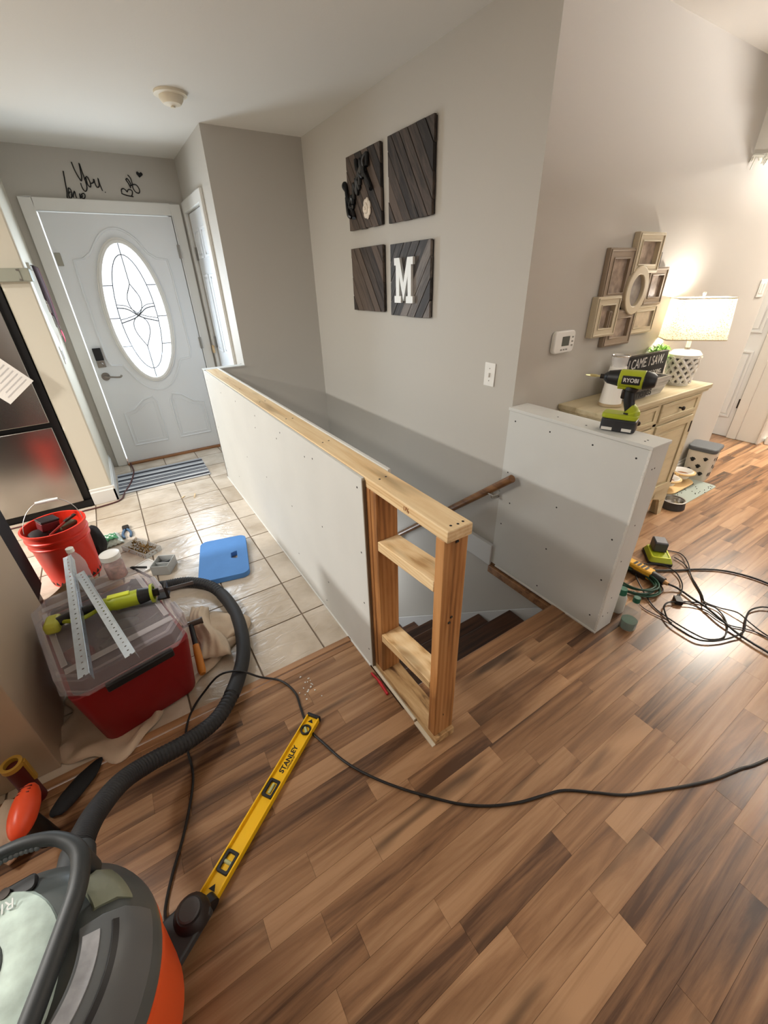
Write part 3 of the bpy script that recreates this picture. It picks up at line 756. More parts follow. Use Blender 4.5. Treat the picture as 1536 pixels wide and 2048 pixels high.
# script word on the first square: strokes in (y,z) offsets, y to the left
k_ = MB()
for st_ in ([(0.19, 0.02), (0.215, 0.05), (0.205, 0.06), (0.17, -0.02), (0.12, -0.10), (0.10, -0.13)], [(0.20, -0.01), (0.17, -0.10), (0.15, -0.12)], [(0.15, -0.03), (0.12, -0.02), (0.12, -0.07), (0.15, -0.06), (0.11, -0.01), (0.10, -0.06)],
           [(0.10, -0.03), (0.08, 0.04), (0.06, -0.01), (0.05, 0.06), (0.03, 0.01), (0.03, 0.05)], [(0.02, 0.03), (0.01, 0.09)], [(0.0, 0.06), (-0.01, 0.14), (-0.03, 0.06)],
           [(0.06, 0.155), (0.03, 0.10), (-0.02, 0.06)], [(-0.02, 0.16), (-0.05, 0.08), (-0.09, 0.02), (-0.12, -0.01)], [(-0.05, 0.08), (-0.04, 0.13), (-0.07, 0.16), (-0.08, 0.10)], [(0.08, 0.02), (0.02, 0.08), (-0.03, 0.13)]):
    k_.tube(cr([(-0.033 - 0.01 * (i % 2), a_, b_) for i, (a_, b_) in enumerate(st_)]), 0.012, 8)
k_.obj('script_word', mat('gloss_black', (12, 12, 14), 0.3), p1, label='raised black cursive lettering')
k_ = MB()
for i in range(7):
    t = 2 * PI * i / 7; k_.ell((-0.030, -0.045 + 0.027 * math.cos(t), -0.095 + 0.032 * math.sin(t)), (0.008, 0.02, 0.024), 12, 8)
for i in range(5):
    t = 2 * PI * i / 5 + .4; k_.ell((-0.038, -0.045 + 0.014 * math.cos(t), -0.095 + 0.016 * math.sin(t)), (0.008, 0.012, 0.014), 10, 6)
k_.ell((-0.043, -0.045, -0.095), (0.008, 0.009, 0.010), 10, 6)
k_.obj('flower', mat('ivory_resin', (226, 214, 198), 0.55), p1, label='white rose ornament')

# light switch, thermostat, hall switch, outlet plate
t = T('light_switch', (1.016, 0.87, 1.092), 'white toggle light switch plate on the stairwell wall', 'light switch')
k_ = MB(); k_.box(-0.006, 0, -0.036, 0.036, -0.058, 0.058); k_.obj('plate', WHITEP, t, bevel=0.003)
k_ = MB(); k_.box(-0.016, -0.005, -0.005, 0.005, -0.012, 0.010); k_.obj('toggle', WHITEP, t, bevel=0.002)
for z in (0.03, -0.03): k_ = MB(); k_.cyl((-0.0068, 0, z), (-0.005, 0, z), 0.003, n=8); k_.obj('screw', NICKEL, t)
t = T('thermostat', (1.314, 0.70, 1.238), 'white wall thermostat with grey screen left of the photo collage', 'thermostat')
k_ = MB(); k_.prism(rrect(-0.078, 0.078, -0.052, 0.052, 0.022), -0.024, 0.0, plane='xz'); k_.obj('case', WHITEP, t, bevel=0.005)
k_ = MB(); k_.box(-0.022, 0.034, -0.0252, -0.022, -0.018, 0.026); k_.obj('screen', mat('lcd_grey', (96, 100, 92), 0.3), t)
k_ = MB(); [k_.cb((x_, -0.0255, z_), (0.010, 0.003, 0.006)) for x_, z_ in ((-0.02, -0.035), (0.0, -0.035), (0.02, -0.035), (0.058, 0.02), (0.058, 0.0), (0.058, -0.018))]; k_.obj('button', mat('button_grey', (150, 148, 142), 0.5), t, kind='stuff')
t = T('light_switch', (3.56, 0.70, 1.40), 'white light switch plate near the hallway corner', 'light switch')
k_ = MB(); k_.box(-0.058, 0.058, -0.006, 0, -0.058, 0.058); k_.obj('plate', WHITEP, t, bevel=0.003)
k_ = MB(); [k_.box(x_ - 0.016, x_ + 0.016, -0.009, -0.005, -0.033, 0.033) for x_ in (-0.024, 0.024)]; k_.obj('rocker', TRIM, t, bevel=0.001)
t = T('outlet_plate', (-0.90, 3.30, 1.12), 'white switch plate on the cream wall end below the keys', 'switch plate')
k_ = MB(); k_.box(0, 0.006, -0.06, 0.06, -0.06, 0.06); k_.obj('plate', WHITEP, t, bevel=0.002)
k_ = MB(); [k_.box(0.005, 0.010, y_ - 0.015, y_ + 0.015, -0.03, 0.03) for y_ in (-0.025, 0.025)]; k_.obj('rocker', TRIM, t)

# wall script over the front door
LET = [[(-0.502,2.313),(-0.512,2.251),(-0.522,2.187),(-0.532,2.150),(-0.518,2.149)],
[(-0.518,2.149),(-0.515,2.177),(-0.505,2.21),(-0.493,2.202),(-0.495,2.174),(-0.508,2.149),(-0.518,2.153),(-0.515,2.173),(-0.500,2.19)],
[(-0.5,2.174),(-0.492,2.156),(-0.486,2.171),(-0.471,2.194),(-0.472,2.165),(-0.470,2.151)],
[(-0.443,2.181),(-0.446,2.151),(-0.433,2.174),(-0.415,2.183),(-0.409,2.171),(-0.420,2.152),(-0.436,2.156),(-0.423,2.17)],
[(-0.431,2.371),(-0.426,2.324),(-0.415,2.282),(-0.403,2.261),(-0.392,2.295),(-0.383,2.368),(-0.38,2.312),(-0.377,2.257),(-0.38,2.221),(-0.392,2.2),(-0.405,2.2),(-0.413,2.227),(-0.412,2.247)],
[(-0.382,2.269),(-0.358,2.29),(-0.349,2.263),(-0.349,2.239),(-0.357,2.226),(-0.369,2.242),(-0.367,2.282)],
[(-0.346,2.247),(-0.325,2.257),(-0.317,2.277),(-0.316,2.245),(-0.309,2.227),(-0.292,2.239),(-0.286,2.285),(-0.285,2.247),(-0.28,2.207)],
[(-0.265,2.2),(-0.261,2.198)]]
LET2 = [[(-0.152,2.198),(-0.118,2.187),(-0.07,2.181)],
[(-0.148,2.202),(-0.144,2.223),(-0.128,2.23),(-0.113,2.219),(-0.107,2.208)],
[(-0.107,2.208),(-0.092,2.226),(-0.07,2.221),(-0.071,2.202),(-0.084,2.182)],
[(-0.073,2.236),(-0.08,2.264),(-0.092,2.288),(-0.08,2.295),(-0.068,2.273),(-0.066,2.257)],
[(-0.071,2.32),(-0.056,2.299),(-0.054,2.266),(-0.056,2.237),(-0.044,2.212),(-0.022,2.207),(-0.012,2.227),(-0.022,2.255),(-0.044,2.262),(-0.076,2.248)]]
heart = [(0.012,2.308),(-0.005,2.331),(-0.003,2.343),(0.006,2.346),(0.018,2.337),(0.030,2.345),(0.04,2.337),(0.04,2.327)]
def script(name, strokes, label, r=0.0038, hrt=None):
    k_ = MB()
    for s_ in strokes: k_.tube([(q.x, 3.926, q.y) for q in cr([(a_, b_, 0) for a_, b_ in s_], 5)], r, 6)
    if hrt: k_.prism(hrt, 3.922, 3.929, plane='xz')
    return tag(k_.obj(name, LETTER), label, 'wall lettering')
script('wall_lettering', LET, 'black script reading Love You. above the front door frame')
script('wall_lettering', LET2, 'black script initials with hearts above the front door, right of Love You.', hrt=heart)

# ceiling dome
t = T('smoke_detector', (0.077, 2.506, H), 'round cream smoke detector on the ceiling', 'smoke detector')
k_ = MB(); k_.lathe([(0.0, 0), (0.085, 0), (0.085, -0.012), (0.07, -0.016), (0.0, -0.016)], n=36); k_.obj('base', mat('cream_plastic', (220, 212, 192), 0.5), t)
k_ = MB(); k_.lathe([(0.062, -0.016), (0.060, -0.03), (0.045, -0.048), (0.012, -0.056), (0.012, -0.062), (0.0, -0.063)], n=36); k_.obj('dome', mat('cream_plastic'), t)

# ceiling lamps
def lampfix(name, x_, y_, sx, sy, label, warm):
    t = T(name, (x_, y_, H), label, 'ceiling light')
    k_ = MB(); k_.box(-sx / 2 - 0.03, sx / 2 + 0.03, -sy / 2 - 0.03, sy / 2 + 0.03, -0.03, 0); k_.obj('frame', WHITEP, t, bevel=0.004)
    k_ = MB(); k_.box(-sx / 2, sx / 2, -sy / 2, sy / 2, -0.045, -0.028)
    k_.obj('diffuser', mat('diffuser_' + name, (240, 240, 235), 0.5, emit=warm, estr=3.0), t, bevel=0.006)
lampfix('ceiling_light', -2.15, 1.1, 0.35, 0.9, 'long kitchen ceiling light', (255, 250, 240))
lampfix('ceiling_light', -3.75, 2.3, 0.28, 0.28, 'square ceiling light over the far kitchen', (255, 246, 230))
lampfix('ceiling_light', 4.8, 0.32, 0.42, 0.42, 'warm ceiling light in the hallway', (255, 226, 180))
t = T('added_floor_lamp', (3.0, -0.95, 0), 'unseen white torchiere added to carry the ceiling uplight', 'floor lamp')  # out-of-view lamp body added around the uplight
k_ = MB(); k_.lathe([(0, 0), (0.14, 0), (0.14, 0.015), (0.02, 0.03), (0, 0.03)], n=32); k_.obj('base', WHITEP, t)
k_ = MB(); k_.cyl((0, 0, 0.02), (0, 0, 1.70), 0.012); k_.obj('pole', WHITEP, t)
k_ = MB(); k_.lathe([(0.0, 1.69), (0.10, 1.70), (0.21, 1.76), (0.24, 1.80), (0.235, 1.80), (0.20, 1.765), (0.09, 1.71), (0.0, 1.70)], n=36); k_.obj('bowl_shade', WHITEP, t)

# ------------------------------------------------------------------ refrigerator and the rail above it
fg = T('refrigerator', (-1.55, 3.45, 0), 'stainless steel refrigerator with black sides and a paper on its upper door', 'refrigerator')
k_ = MB(); k_.box(-1.98, -1.068, 3.115, 3.88, 0.02, 1.565); k_.obj('case', BLACK, fg, world=True, bevel=0.004)
def bowed(z0, z1):
    k_ = MB(); n = 16; x0, x1 = -1.975, -1.115
    poly = [(x1, 3.115), (x0, 3.115)] + [(x0 + (x1 - x0) * i / n, 3.08 - 0.022 * math.sin(PI * i / n) ** 0.8) for i in range(n + 1)]
    k_.prism(poly, z0, z1); return k_
up = bowed(0.70, 1.56).obj('door', STEEL, fg, world=True, bevel=0.004)
lo = bowed(0.06, 0.665).obj('freezer_drawer', STEEL, fg, world=True, bevel=0.004)
k_ = MB(); k_.tube(cr([(-1.86, 3.05, 0.78), (-1.86, 3.01, 0.82), (-1.86, 3.0, 1.1), (-1.86, 3.01, 1.45), (-1.86, 3.05, 1.49)]), 0.012); k_.obj('handle', STEEL, up, world=True)
k_ = MB(); k_.box(-1.98, -1.068, 3.09, 3.12, 0.0, 0.055); k_.obj('toe_grille', BLACK, fg, world=True)
pp = T('paper', (-1.2, 3.07, 1.05), 'white printed paper stuck slanting on the refrigerator door', 'paper')
u = Vector((-0.18, 0, -0.135)); v = Vector((-0.17, 0, 0.215)); o0 = Vector((-1.098, 3.056, 0.998))
u.normalize(); v = Vector((-u.z, 0, u.x)) * -1 if False else Vector((u.z, 0, -u.x))
if v.z < 0: v = -v
k_ = MB(); c = [o0, o0 + u * 0.22, o0 + u * 0.22 + v * 0.28, o0 + v * 0.28]
k_.add([q + Vector((0, -0.0006, 0)) for q in c] + [q + Vector((0, 0.0006, 0)) for q in c], [(0, 1, 2, 3), (7, 6, 5, 4), (0, 4, 5, 1), (1, 5, 6, 2), (2, 6, 7, 3), (3, 7, 4, 0)])
k_.obj('sheet', mat('paper', (226, 222, 216), 0.8), pp, world=True, smooth=False)
k_ = MB()
for i in range(9):
    q = o0 + v * (0.03 + i * 0.026) + u * 0.02; L = (0.17, 0.15, 0.18, 0.12)[i % 4]
    c = [q, q + u * L, q + u * L + v * 0.007, q + v * 0.007]
    k_.add([p_ + Vector((0, -0.0012, 0)) for p_ in c], [(0, 1, 2, 3)])
k_.obj('printed_lines', mat('print_grey', (188, 184, 182), 0.8), pp, world=True, kind='stuff')
k_ = MB(); k_.box(-2.0, -0.885, 3.066, 3.10, 1.588, 1.662); k_.box(-0.90, -0.885, 3.10, 3.22, 1.588, 1.662)
ra = T('shelf_rail', (-1.45, 3.08, 1.6), 'grey-green rail running over the refrigerator to the wall corner', 'rail')
k_.obj('rail', mat('rail_grey', (158, 160, 146), 0.45), ra, world=True, bevel=0.004)
k_ = MB(); k_.cyl((-0.945, 3.064, 1.652), (-0.945, 3.060, 1.652), 0.006); k_.cyl((-0.945, 3.064, 1.598), (-0.945, 3.060, 1.598), 0.006); k_.box(-0.937, -0.934, 3.0645, 3.067, 1.59, 1.66); k_.obj('fixing', NICKEL, ra, world=True, kind='stuff')
cb = T('wall_cabinet', (-1.5, 3.4, 1.8), 'cream cabinet over the refrigerator', 'cabinet')
k_ = MB(); k_.box(-1.98, -1.062, 3.14, 3.88, 1.665, 2.40); k_.obj('body', CREAM, cb, world=True, bevel=0.003)
for a_, b_ in ((-1.97, -1.53), (-1.51, -1.07)):
    k_ = MB(); k_.box(a_, b_, 3.12, 3.14, 1.68, 2.38); k_.obj('door', CREAM, cb, world=True, bevel=0.003)

# key rack
kr = T('key_rack', (-0.90, 3.4, 1.69), 'key rack on the cream wall end crowded with hanging lanyards and keys', 'key rack')
k_ = MB(); k_.box(-0.90, -0.884, 3.26, 3.72, 1.66, 1.70)
k_.obj('rack_board', mat('rack_white', (198, 194, 184), 0.5), kr, world=True, bevel=0.002)
cols = [(56, 40, 44), (84, 50, 58), (62, 46, 48), (110, 84, 84), (70, 66, 70), (120, 60, 74)]
for i in range(6):
    yy = 3.30 + i * 0.07; L = (0.20, 0.30, 0.36, 0.42, 0.30, 0.38)[i]
    k_ = MB(); k_.tube(cr([(-0.872, yy - 0.008, 1.68), (-0.870, yy - 0.014, 1.68 - L * 0.5), (-0.872, yy, 1.68 - L), (-0.866, yy + 0.014, 1.68 - L * 0.5), (-0.870, yy + 0.008, 1.68)]), 0.006, 6)
    t = T('lanyard', (-0.872, yy, 1.68), ('short dark lanyard nearest the refrigerator on the key rack', 'second lanyard from the refrigerator on the key rack', 'third lanyard from the refrigerator on the key rack', 'longest lanyard on the key rack', 'grey lanyard second from the front door on the key rack', 'mauve lanyard nearest the front door on the key rack')[i], 'lanyard', group='lanyards on the key rack')
    k_.obj('strap', mat('strap%d' % i, cols[i], 0.7), t, world=True)
    k_ = MB(); k_.cyl((-0.876, yy - 0.012, 1.66 - L), (-0.868, yy - 0.012, 1.66 - L), 0.014, n=12); k_.box(-0.876, -0.871, yy - 0.018, yy - 0.008, 1.60 - L, 1.65 - L); k_.box(-0.872, -0.866, yy - 0.002, yy + 0.010, 1.595 - L, 1.65 - L)
    k_.obj('key', NICKEL if i % 2 else CHROME, t, world=True, kind='stuff')
    k_ = MB(); k_.cyl((-0.884, yy, 1.685), (-0.866, yy, 1.685), 0.003, n=6); k_.obj('hook', NICKEL, kr, world=True)
k_ = MB(); k_.ell((-0.868, 3.56, 1.225), (0.008, 0.02, 0.045))
tag(k_.obj('key_fob', mat('hot_pink', (226, 36, 84), 0.4)), 'hot pink key fob hanging lowest from the key rack', 'key fob')

# doormat
dm = T('doormat', (-0.5, 3.4, 0), 'grey doormat with black and white stripes by the front door', 'doormat', rz=-0.02)
k_ = MB(); k_.box(-0.375, 0.375, -0.24, 0.24, 0.001, 0.007); k_.obj('mat_base', mat('mat_grey', (158, 160, 164), 0.95, bump=0.6, bscale=200), dm)
for y0, y1, c_ in ((-0.232, -0.222, 'w'), (-0.21, -0.175, 'b'), (-0.165, -0.155, 'w'), (-0.12, -0.112, 'b'), (-0.095, -0.085, 'b'), (-0.07, -0.06, 'w'), (-0.045, -0.035, 'b'), (-0.015, -0.005, 'b'), (0.01, 0.02, 'w'), (0.05, 0.085, 'b'), (0.10, 0.112, 'w'), (0.16, 0.195, 'b')):
    k_ = MB(); k_.box(-0.372, 0.372, y0, y1, 0.006, 0.009)
    k_.obj('stripe', mat('mat_black', (52, 52, 58), 0.95) if c_ == 'b' else mat('mat_white', (216, 216, 214), 0.95), dm)
k_ = MB(); k_.tube(cr([(-0.34, 2.80, 0.004), (-0.335, 2.775, 0.014), (-0.345, 2.75, 0.012), (-0.355, 2.735, 0.004)]), 0.004, 6); k_.cb((-0.43, 2.80, 0.004), (0.03, 0.012, 0.004), 0.6)
tag(k_.obj('wood_shaving', PINE, kind='stuff'), 'small wood shavings on the tiles past the blue pad', 'debris', kind='stuff')

# cord from the front door
RED_C = [(-0.738,3.86,0.026),(-0.735,3.80,0.014),(-0.731,3.63,0.014),(-0.771,3.386,0.014),(-0.835,3.187,0.007),(-0.878,3.05,0.006),(-1.006,3.01,0.006),(-1.127,3.005,0.006),(-1.261,3.0,0.006),(-1.487,3.0,0.006),(-1.85,3.0,0.006)]
k_ = MB(); k_.tube(cr(RED_C), 0.006, 8); tag(k_.obj('power_cord', mat('maroon_cord', (84, 46, 44), 0.55)), 'maroon cord running from the front door past the refrigerator', 'cord')

# ------------------------------------------------------------------ kneeling pad
kp = T('kneeling_pad', (-0.368, 1.672, 0.002), 'blue foam kneeling pad with a handle slot lying on the tiles', 'kneeling pad', rz=-0.225)
outer = rrect(-0.145, 0.145, -0.225, 0.225, 0.045, 5)
k_ = MB()
hole_s = []
for (a_, b_) in outer:
    t = math.atan2(b_, a_ - 0.065); cx, cy = 0.065, -0.005; c, s_ = math.cos(t), math.sin(t)
    kk = min(0.02 / abs(c) if abs(c) > 1e-6 else 9, 0.04 / abs(s_) if abs(s_) > 1e-6 else 9); hole_s.append((cx + c * kk, cy + s_ * kk))
k_.ring(outer, hole_s, 0, 0.034); k_.obj('foam', mat('blue_foam', (84, 138, 204), 0.75, bump=0.25, bscale=150, var=0.05), kp, bevel=0.006)

# ------------------------------------------------------------------ kitchen peninsula and black appliance at the left
ki = T('kitchen_cabinet', (-1.6, 1.0, 0), 'beige kitchen peninsula end at the left edge', 'cabinet')
BEIGE = mat('beige_laminate', (176, 156, 132), 0.5)
k_ = MB(); k_.box(-2.0, -1.2, 0.70, 1.37, 0.0, 0.90); k_.obj('body', BEIGE, ki, world=True, bevel=0.004)
k_ = MB(); k_.box(-2.03, -1.19, 0.67, 1.37, 0.90, 0.94); k_.obj('worktop', mat('worktop_brown', (120, 98, 78), 0.35), ki, world=True, bevel=0.004)
ap = T('dishwasher', (-1.65, 1.63, 0), 'black dishwasher front beyond the beige cabinet end', 'dishwasher')
k_ = MB(); k_.box(-2.0, -1.3, 1.375, 1.90, 0.1, 0.86); k_.obj('body', mat('gloss_black_app', (12, 12, 14), 0.85), ap, world=True, bevel=0.006)
k_ = MB(); k_.tube([(-1.29, 1.45, 0.76), (-1.265, 1.45, 0.76), (-1.265, 1.83, 0.76), (-1.29, 1.83, 0.76)], 0.009); k_.obj('handle', BLACK, ap, world=True)
k_ = MB(); k_.box(-1.96, -1.33, 1.38, 1.895, 0.0, 0.10); k_.obj('toe_kick', BLACK, ap, world=True)

# ------------------------------------------------------------------ bucket and what lies in it
BX, BY = -1.165, 2.065
bk = T('bucket', (BX, BY, 0), 'red-orange plastic bucket full of tools beside the refrigerator', 'bucket')
k_ = MB(); k_.lathe([(0.128, 0.0), (0.136, 0.10), (0.144, 0.25), (0.152, 0.262), (0.152, 0.272), (0.147, 0.276), (0.149, 0.30), (0.156, 0.305), (0.156, 0.315), (0.150, 0.32), (0.152, 0.352), (0.160, 0.355), (0.160, 0.366), (0.150, 0.366), (0.142, 0.25), (0.126, 0.012), (0.0, 0.01)], n=48)
k_.obj('shell', REDBUCKET, bk)
k_ = MB(); k_.tube([(0.158 * math.cos(t) * 1.0, 0.158 * math.sin(t) * (math.cos(0.0)), 0.335 + 0.15 * math.sin(0) + 0.0) for t in (0,)] + [q for q in []], 0.002) if False else None
pts = []
for i in range(25):
    t = PI * i / 24
    pts.append((-0.158 * math.cos(t) * 0.9, 0.158 * math.sin(t) * 0.75 + 0.0, 0.34 + 0.135 * math.sin(t)))
k_ = MB(); k_.tube(pts, 0.0022, 6); k_.obj('wire_handle', NICKEL, bk)
k_ = MB(); k_.cyl(pts[9], pts[15], 0.009, n=10); k_.obj('grip', WHITEP, bk)
k_ = MB(); k_.cyl((0, 0, 0.012), (0, 0, 0.28), 0.130, 0.141, n=24); k_.obj('tool_jumble', mat('jumble_dark', (48, 40, 38), 0.8, bump=1, bscale=30, var=0.3), bk)
def tool(name, label, cat, parts, loc, rot, group=None):
    t = T(name, loc, label, cat, rot=rot, group=group)
    for nm, mb, m, bv in parts: mb.obj(nm, m, t, bevel=bv)
    return t
k_ = MB(); k_.box(-0.045, 0.045, -0.035, 0.035, 0, 0.05); k2 = MB(); k2.box(-0.047, 0.047, -0.037, 0.037, 0.05, 0.062)
tool('battery_pack', 'dark red battery pack on top in the red bucket', 'battery', [('case', k_, mat('dark_maroon', (110, 34, 40), 0.5), 0.006), ('terminal_cap', k2, mat('terminal_black', (40, 30, 32), 0.5), 0.004)], (BX - 0.03, BY + 0.02, 0.335), (0.1, 0.15, 0.5))
k_ = MB(); k_.ell((0, 0, 0), (0.06, 0.05, 0.035)); k_.cyl((0.03, 0, 0), (0.13, 0.02, 0.0), 0.018)
tool('drill', 'dark cordless tool body lying at the left in the red bucket', 'drill', [('body', k_, mat('charcoal_rubber', (46, 40, 42), 0.6), 0)], (BX - 0.085, BY - 0.02, 0.315), (0.3, -0.1, 1.2))
k_ = MB(); k_.cyl((0, 0, 0), (0.15, 0.0, 0.02), 0.006); k2 = MB(); k2.box(0.1, 0.17, -0.01, 0.012, 0.01, 0.022)
tool('pliers', 'rusty pliers leaning on the right rim inside the red bucket', 'pliers', [('handle', k_, mat('old_red', (150, 40, 34), 0.5), 0), ('jaw', k2, DARKMETAL, 0.003)], (BX - 0.02, BY - 0.08, 0.335), (0, -0.2, 0.6))
k_ = MB(); k_.box(-0.06, 0.05, -0.02, 0.02, 0, 0.03)
tool('work_glove', 'olive folded glove at the right in the red bucket', 'glove', [('fabric', k_, mat('olive_cloth', (84, 80, 58), 0.9, bump=1, bscale=60), 0.01)], (BX + 0.06, BY + 0.01, 0.318), (0.2, 0.1, 0.9))
# black bag behind the bucket
def blob(name, label, cat, c, r, m, seed, amp=0.25, nu=28, nv=16, fl=0.0, rz=0, group=None):
    rr = random.Random(seed); ph = [rr.uniform(0, 6) for _ in range(6)]
    k_ = MB(); prof = []
    vs = []; mm = nv + 1
    for i in range(nu):
        t = 2 * PI * i / nu
        for k in range(nv + 1):
            p = -PI / 2 + PI * k / nv
            d = 1 + amp * (math.sin(3 * t + ph[0]) * math.cos(2 * p + ph[1]) * 0.5 + math.sin(5 * t + ph[2] + 3 * p) * 0.3 + math.sin(9 * t + ph[3] - 5 * p) * 0.15) * math.cos(p)
            z = math.sin(p) * r[2] * (0.9 + 0.1 * d); z = max(z, -r[2] * fl) if fl else z
            vs.append((r[0] * d * math.cos(p) * math.cos(t), r[1] * d * math.cos(p) * math.sin(t), z))
    fs = [(i * mm + k, ((i + 1) % nu) * mm + k, ((i + 1) % nu) * mm + k + 1, i * mm + k + 1) for i in range(nu) for k in range(nv)]
    k_.add(vs, fs)
    o = k_.obj(name, m); o.location = c; o.rotation_euler = (0, 0, rz)
    return tag(o, label, cat, group)
blob('tool_bag', 'black cloth bag slumped behind the red bucket', 'bag', (-1.03, 2.235, 0.10), (0.045, 0.10, 0.11), mat('black_cloth', (26, 22, 22), 0.9, bump=0.8, bscale=70), 4, 0.2, fl=0.9)

# tan tool belt between bucket and toolbox
tb = T('tool_belt', (-1.10, 1.62, 0), 'tan leather tool belt with dark pockets behind the red toolbox', 'tool belt')
LEATHER = mat('tan_leather', (158, 128, 96), 0.75, bump=0.6, bscale=50, var=0.12)
def sheet(fn, nu, nv, th=0.004):
    k_ = MB(); vs = []; fs = []
    for i in range(nu + 1):
        for j in range(nv + 1): vs.append(fn(i / nu, j / nv))
    for i in range(nu):
        for j in range(nv): fs.append((i * (nv + 1) + j, (i + 1) * (nv + 1) + j, (i + 1) * (nv + 1) + j + 1, i * (nv + 1) + j + 1))
    k_.add(vs, fs); return k_
def solid(o, th):
    s_ = o.modifiers.new('solid', 'SOLIDIFY'); s_.thickness = th; return o
k_ = sheet(lambda a, b: (-0.17 + 0.36 * a, 0.02 + 0.10 * b + 0.03 * math.sin(5 * a), 0.02 + 0.15 * math.sin(PI * (0.15 + 0.7 * b)) * (0.6 + 0.4 * math.sin(PI * a)) + 0.006 * math.sin(14 * a + 5 * b)), 24, 14)
solid(k_.obj('belt_flap', LEATHER, tb), 0.005)
k_ = sheet(lambda a, b: (-0.15 + 0.26 * a, -0.09 + 0.10 * b, 0.012 + 0.11 * math.sin(PI * (0.1 + 0.6 * b)) * (0.7 + 0.3 * math.sin(PI * a)) + 0.006 * math.sin(20 * a)), 20, 12)
solid(k_.obj('pocket', mat('dark_leather', (58, 46, 38), 0.8, bump=0.6, bscale=40), tb), 0.006)
k_ = MB(); k_.tube(cr([(-0.16, -0.10, 0.03), (-0.05, -0.13, 0.07), (0.08, -0.12, 0.08), (0.17, -0.06, 0.05)]), 0.011, 8); k_.obj('strap', LEATHER, tb)
k_ = MB(); k_.ell((0.16, 0.10, 0.10), (0.035, 0.045, 0.07)); k_.obj('pouch', mat('brown_suede', (108, 84, 70), 0.9), tb)

# ------------------------------------------------------------------ small things on the tiles
cbag = T('cable_tie_bag', (-0.975, 2.37, 0.002), 'clear bag with a green and white label on the tiles', 'bag', rz=0.2)
k_ = sheet(lambda a, b: (-0.065 + 0.13 * a, -0.085 + 0.17 * b, 0.004 + 0.035 * (math.sin(PI * a) * math.sin(PI * b)) ** 0.5 + 0.004 * math.sin(30 * a) * math.cos(27 * b)), 22, 26)
solid(k_.obj('plastic_film', mat('bag_plastic', (216, 226, 216), 0.25, var=0.15, vscale=90), cbag), 0.003)
k_ = sheet(lambda a, b: (-0.04 + 0.085 * a, -0.06 + 0.09 * b, 0.0365 + 0.006 * math.sin(PI * a) + 0.003 * math.sin(18 * a + 9 * b)), 12, 12)
solid(k_.obj('green_label', mat('label_green', (56, 132, 84), 0.45, var=0.2, vscale=60), cbag), 0.002)
pl = T('pliers', (-0.872, 2.45, 0.006), 'blue handled pliers lying on the tiles', 'pliers', rz=0.02)
for s_ in (-1, 1):
    k_ = MB(); k_.tube(cr([(s_ * 0.006, 0.035, 0.002), (s_ * 0.018, 0.0, 0.002), (s_ * 0.026, -0.05, 0.002), (s_ * 0.018, -0.10, 0.002)]), [0.006, 0.007, 0.008, 0.009, 0.009, 0.009, 0.009, 0.009, 0.009, 0.009, 0.009, 0.009, 0.009, 0.009, 0.009, 0.009, 0.009, 0.008, 0.006], 8)
    k_.obj('handle', mat('plier_blue', (62, 92, 122), 0.5), pl)
k_ = MB(); k_.prism(rrect(-0.022, 0.022, 0.03, 0.085, 0.012), -0.004, 0.012); k_.obj('jaw', DARKMETAL, pl, bevel=0.003)
# open bit tray with bronze screws
sb = T('screw_tray', (-0.80, 2.12, 0.001), 'clear plastic tray heaped with bronze screws', 'screw tray', rz=0.55)
CLEARP = mat('clear_tray', (226, 228, 226), 0.15, alpha=0.4)
k_ = MB(); k_.box(-0.055, 0.055, -0.12, 0.12, 0, 0.003)
for a_, b_, c_, d_ in ((-0.057, -0.054, -0.12, 0.12), (0.054, 0.057, -0.12, 0.12), (-0.057, 0.057, -0.122, -0.119), (-0.057, 0.057, 0.119, 0.122)): k_.box(a_, b_, c_, d_, 0, 0.035)
k_.obj('tray', CLEARP, sb)
BRZ = mat('bronze_screw', (128, 96, 44), 0.4, metal=0.75)
k_ = MB(); k_.tube([(-0.0, 0, 0), (0.0, 0, 0.003), (0, 0, 0.0031), (0, 0, 0.05), (0, 0, 0.058)], [0.0042, 0.0042, 0.0016, 0.0016, 0.0003], 6)
scr = k_.obj('screw', BRZ); scr_me = scr.data; bpy.data.objects.remove(scr)
rs = random.Random(5)
for i in range(90):
    o = bpy.data.objects.new('screw', scr_me); COL.objects.link(o)
    wx, wy = rs.uniform(-0.04, 0.04), rs.uniform(-0.09, 0.09)
    q = Vector((wx, wy, 0)); q.rotate(Euler((0, 0, 0.55)))
    o.location = Vector((-0.80, 2.12, 0.0)) + q + Vector((0, 0, 0.012 + 0.045 * rs.random() * (1 - abs(wx) / 0.05)))
    o.rotation_euler = (rs.uniform(1.3, 1.8), rs.uniform(-0.25, 0.25), rs.uniform(-0.5, 0.9) + (PI if rs.random() > 0.6 else 0))
    tag(o, 'bronze screw in the heap on the clear tray', 'screw', group='bronze screws heaped in the tray')
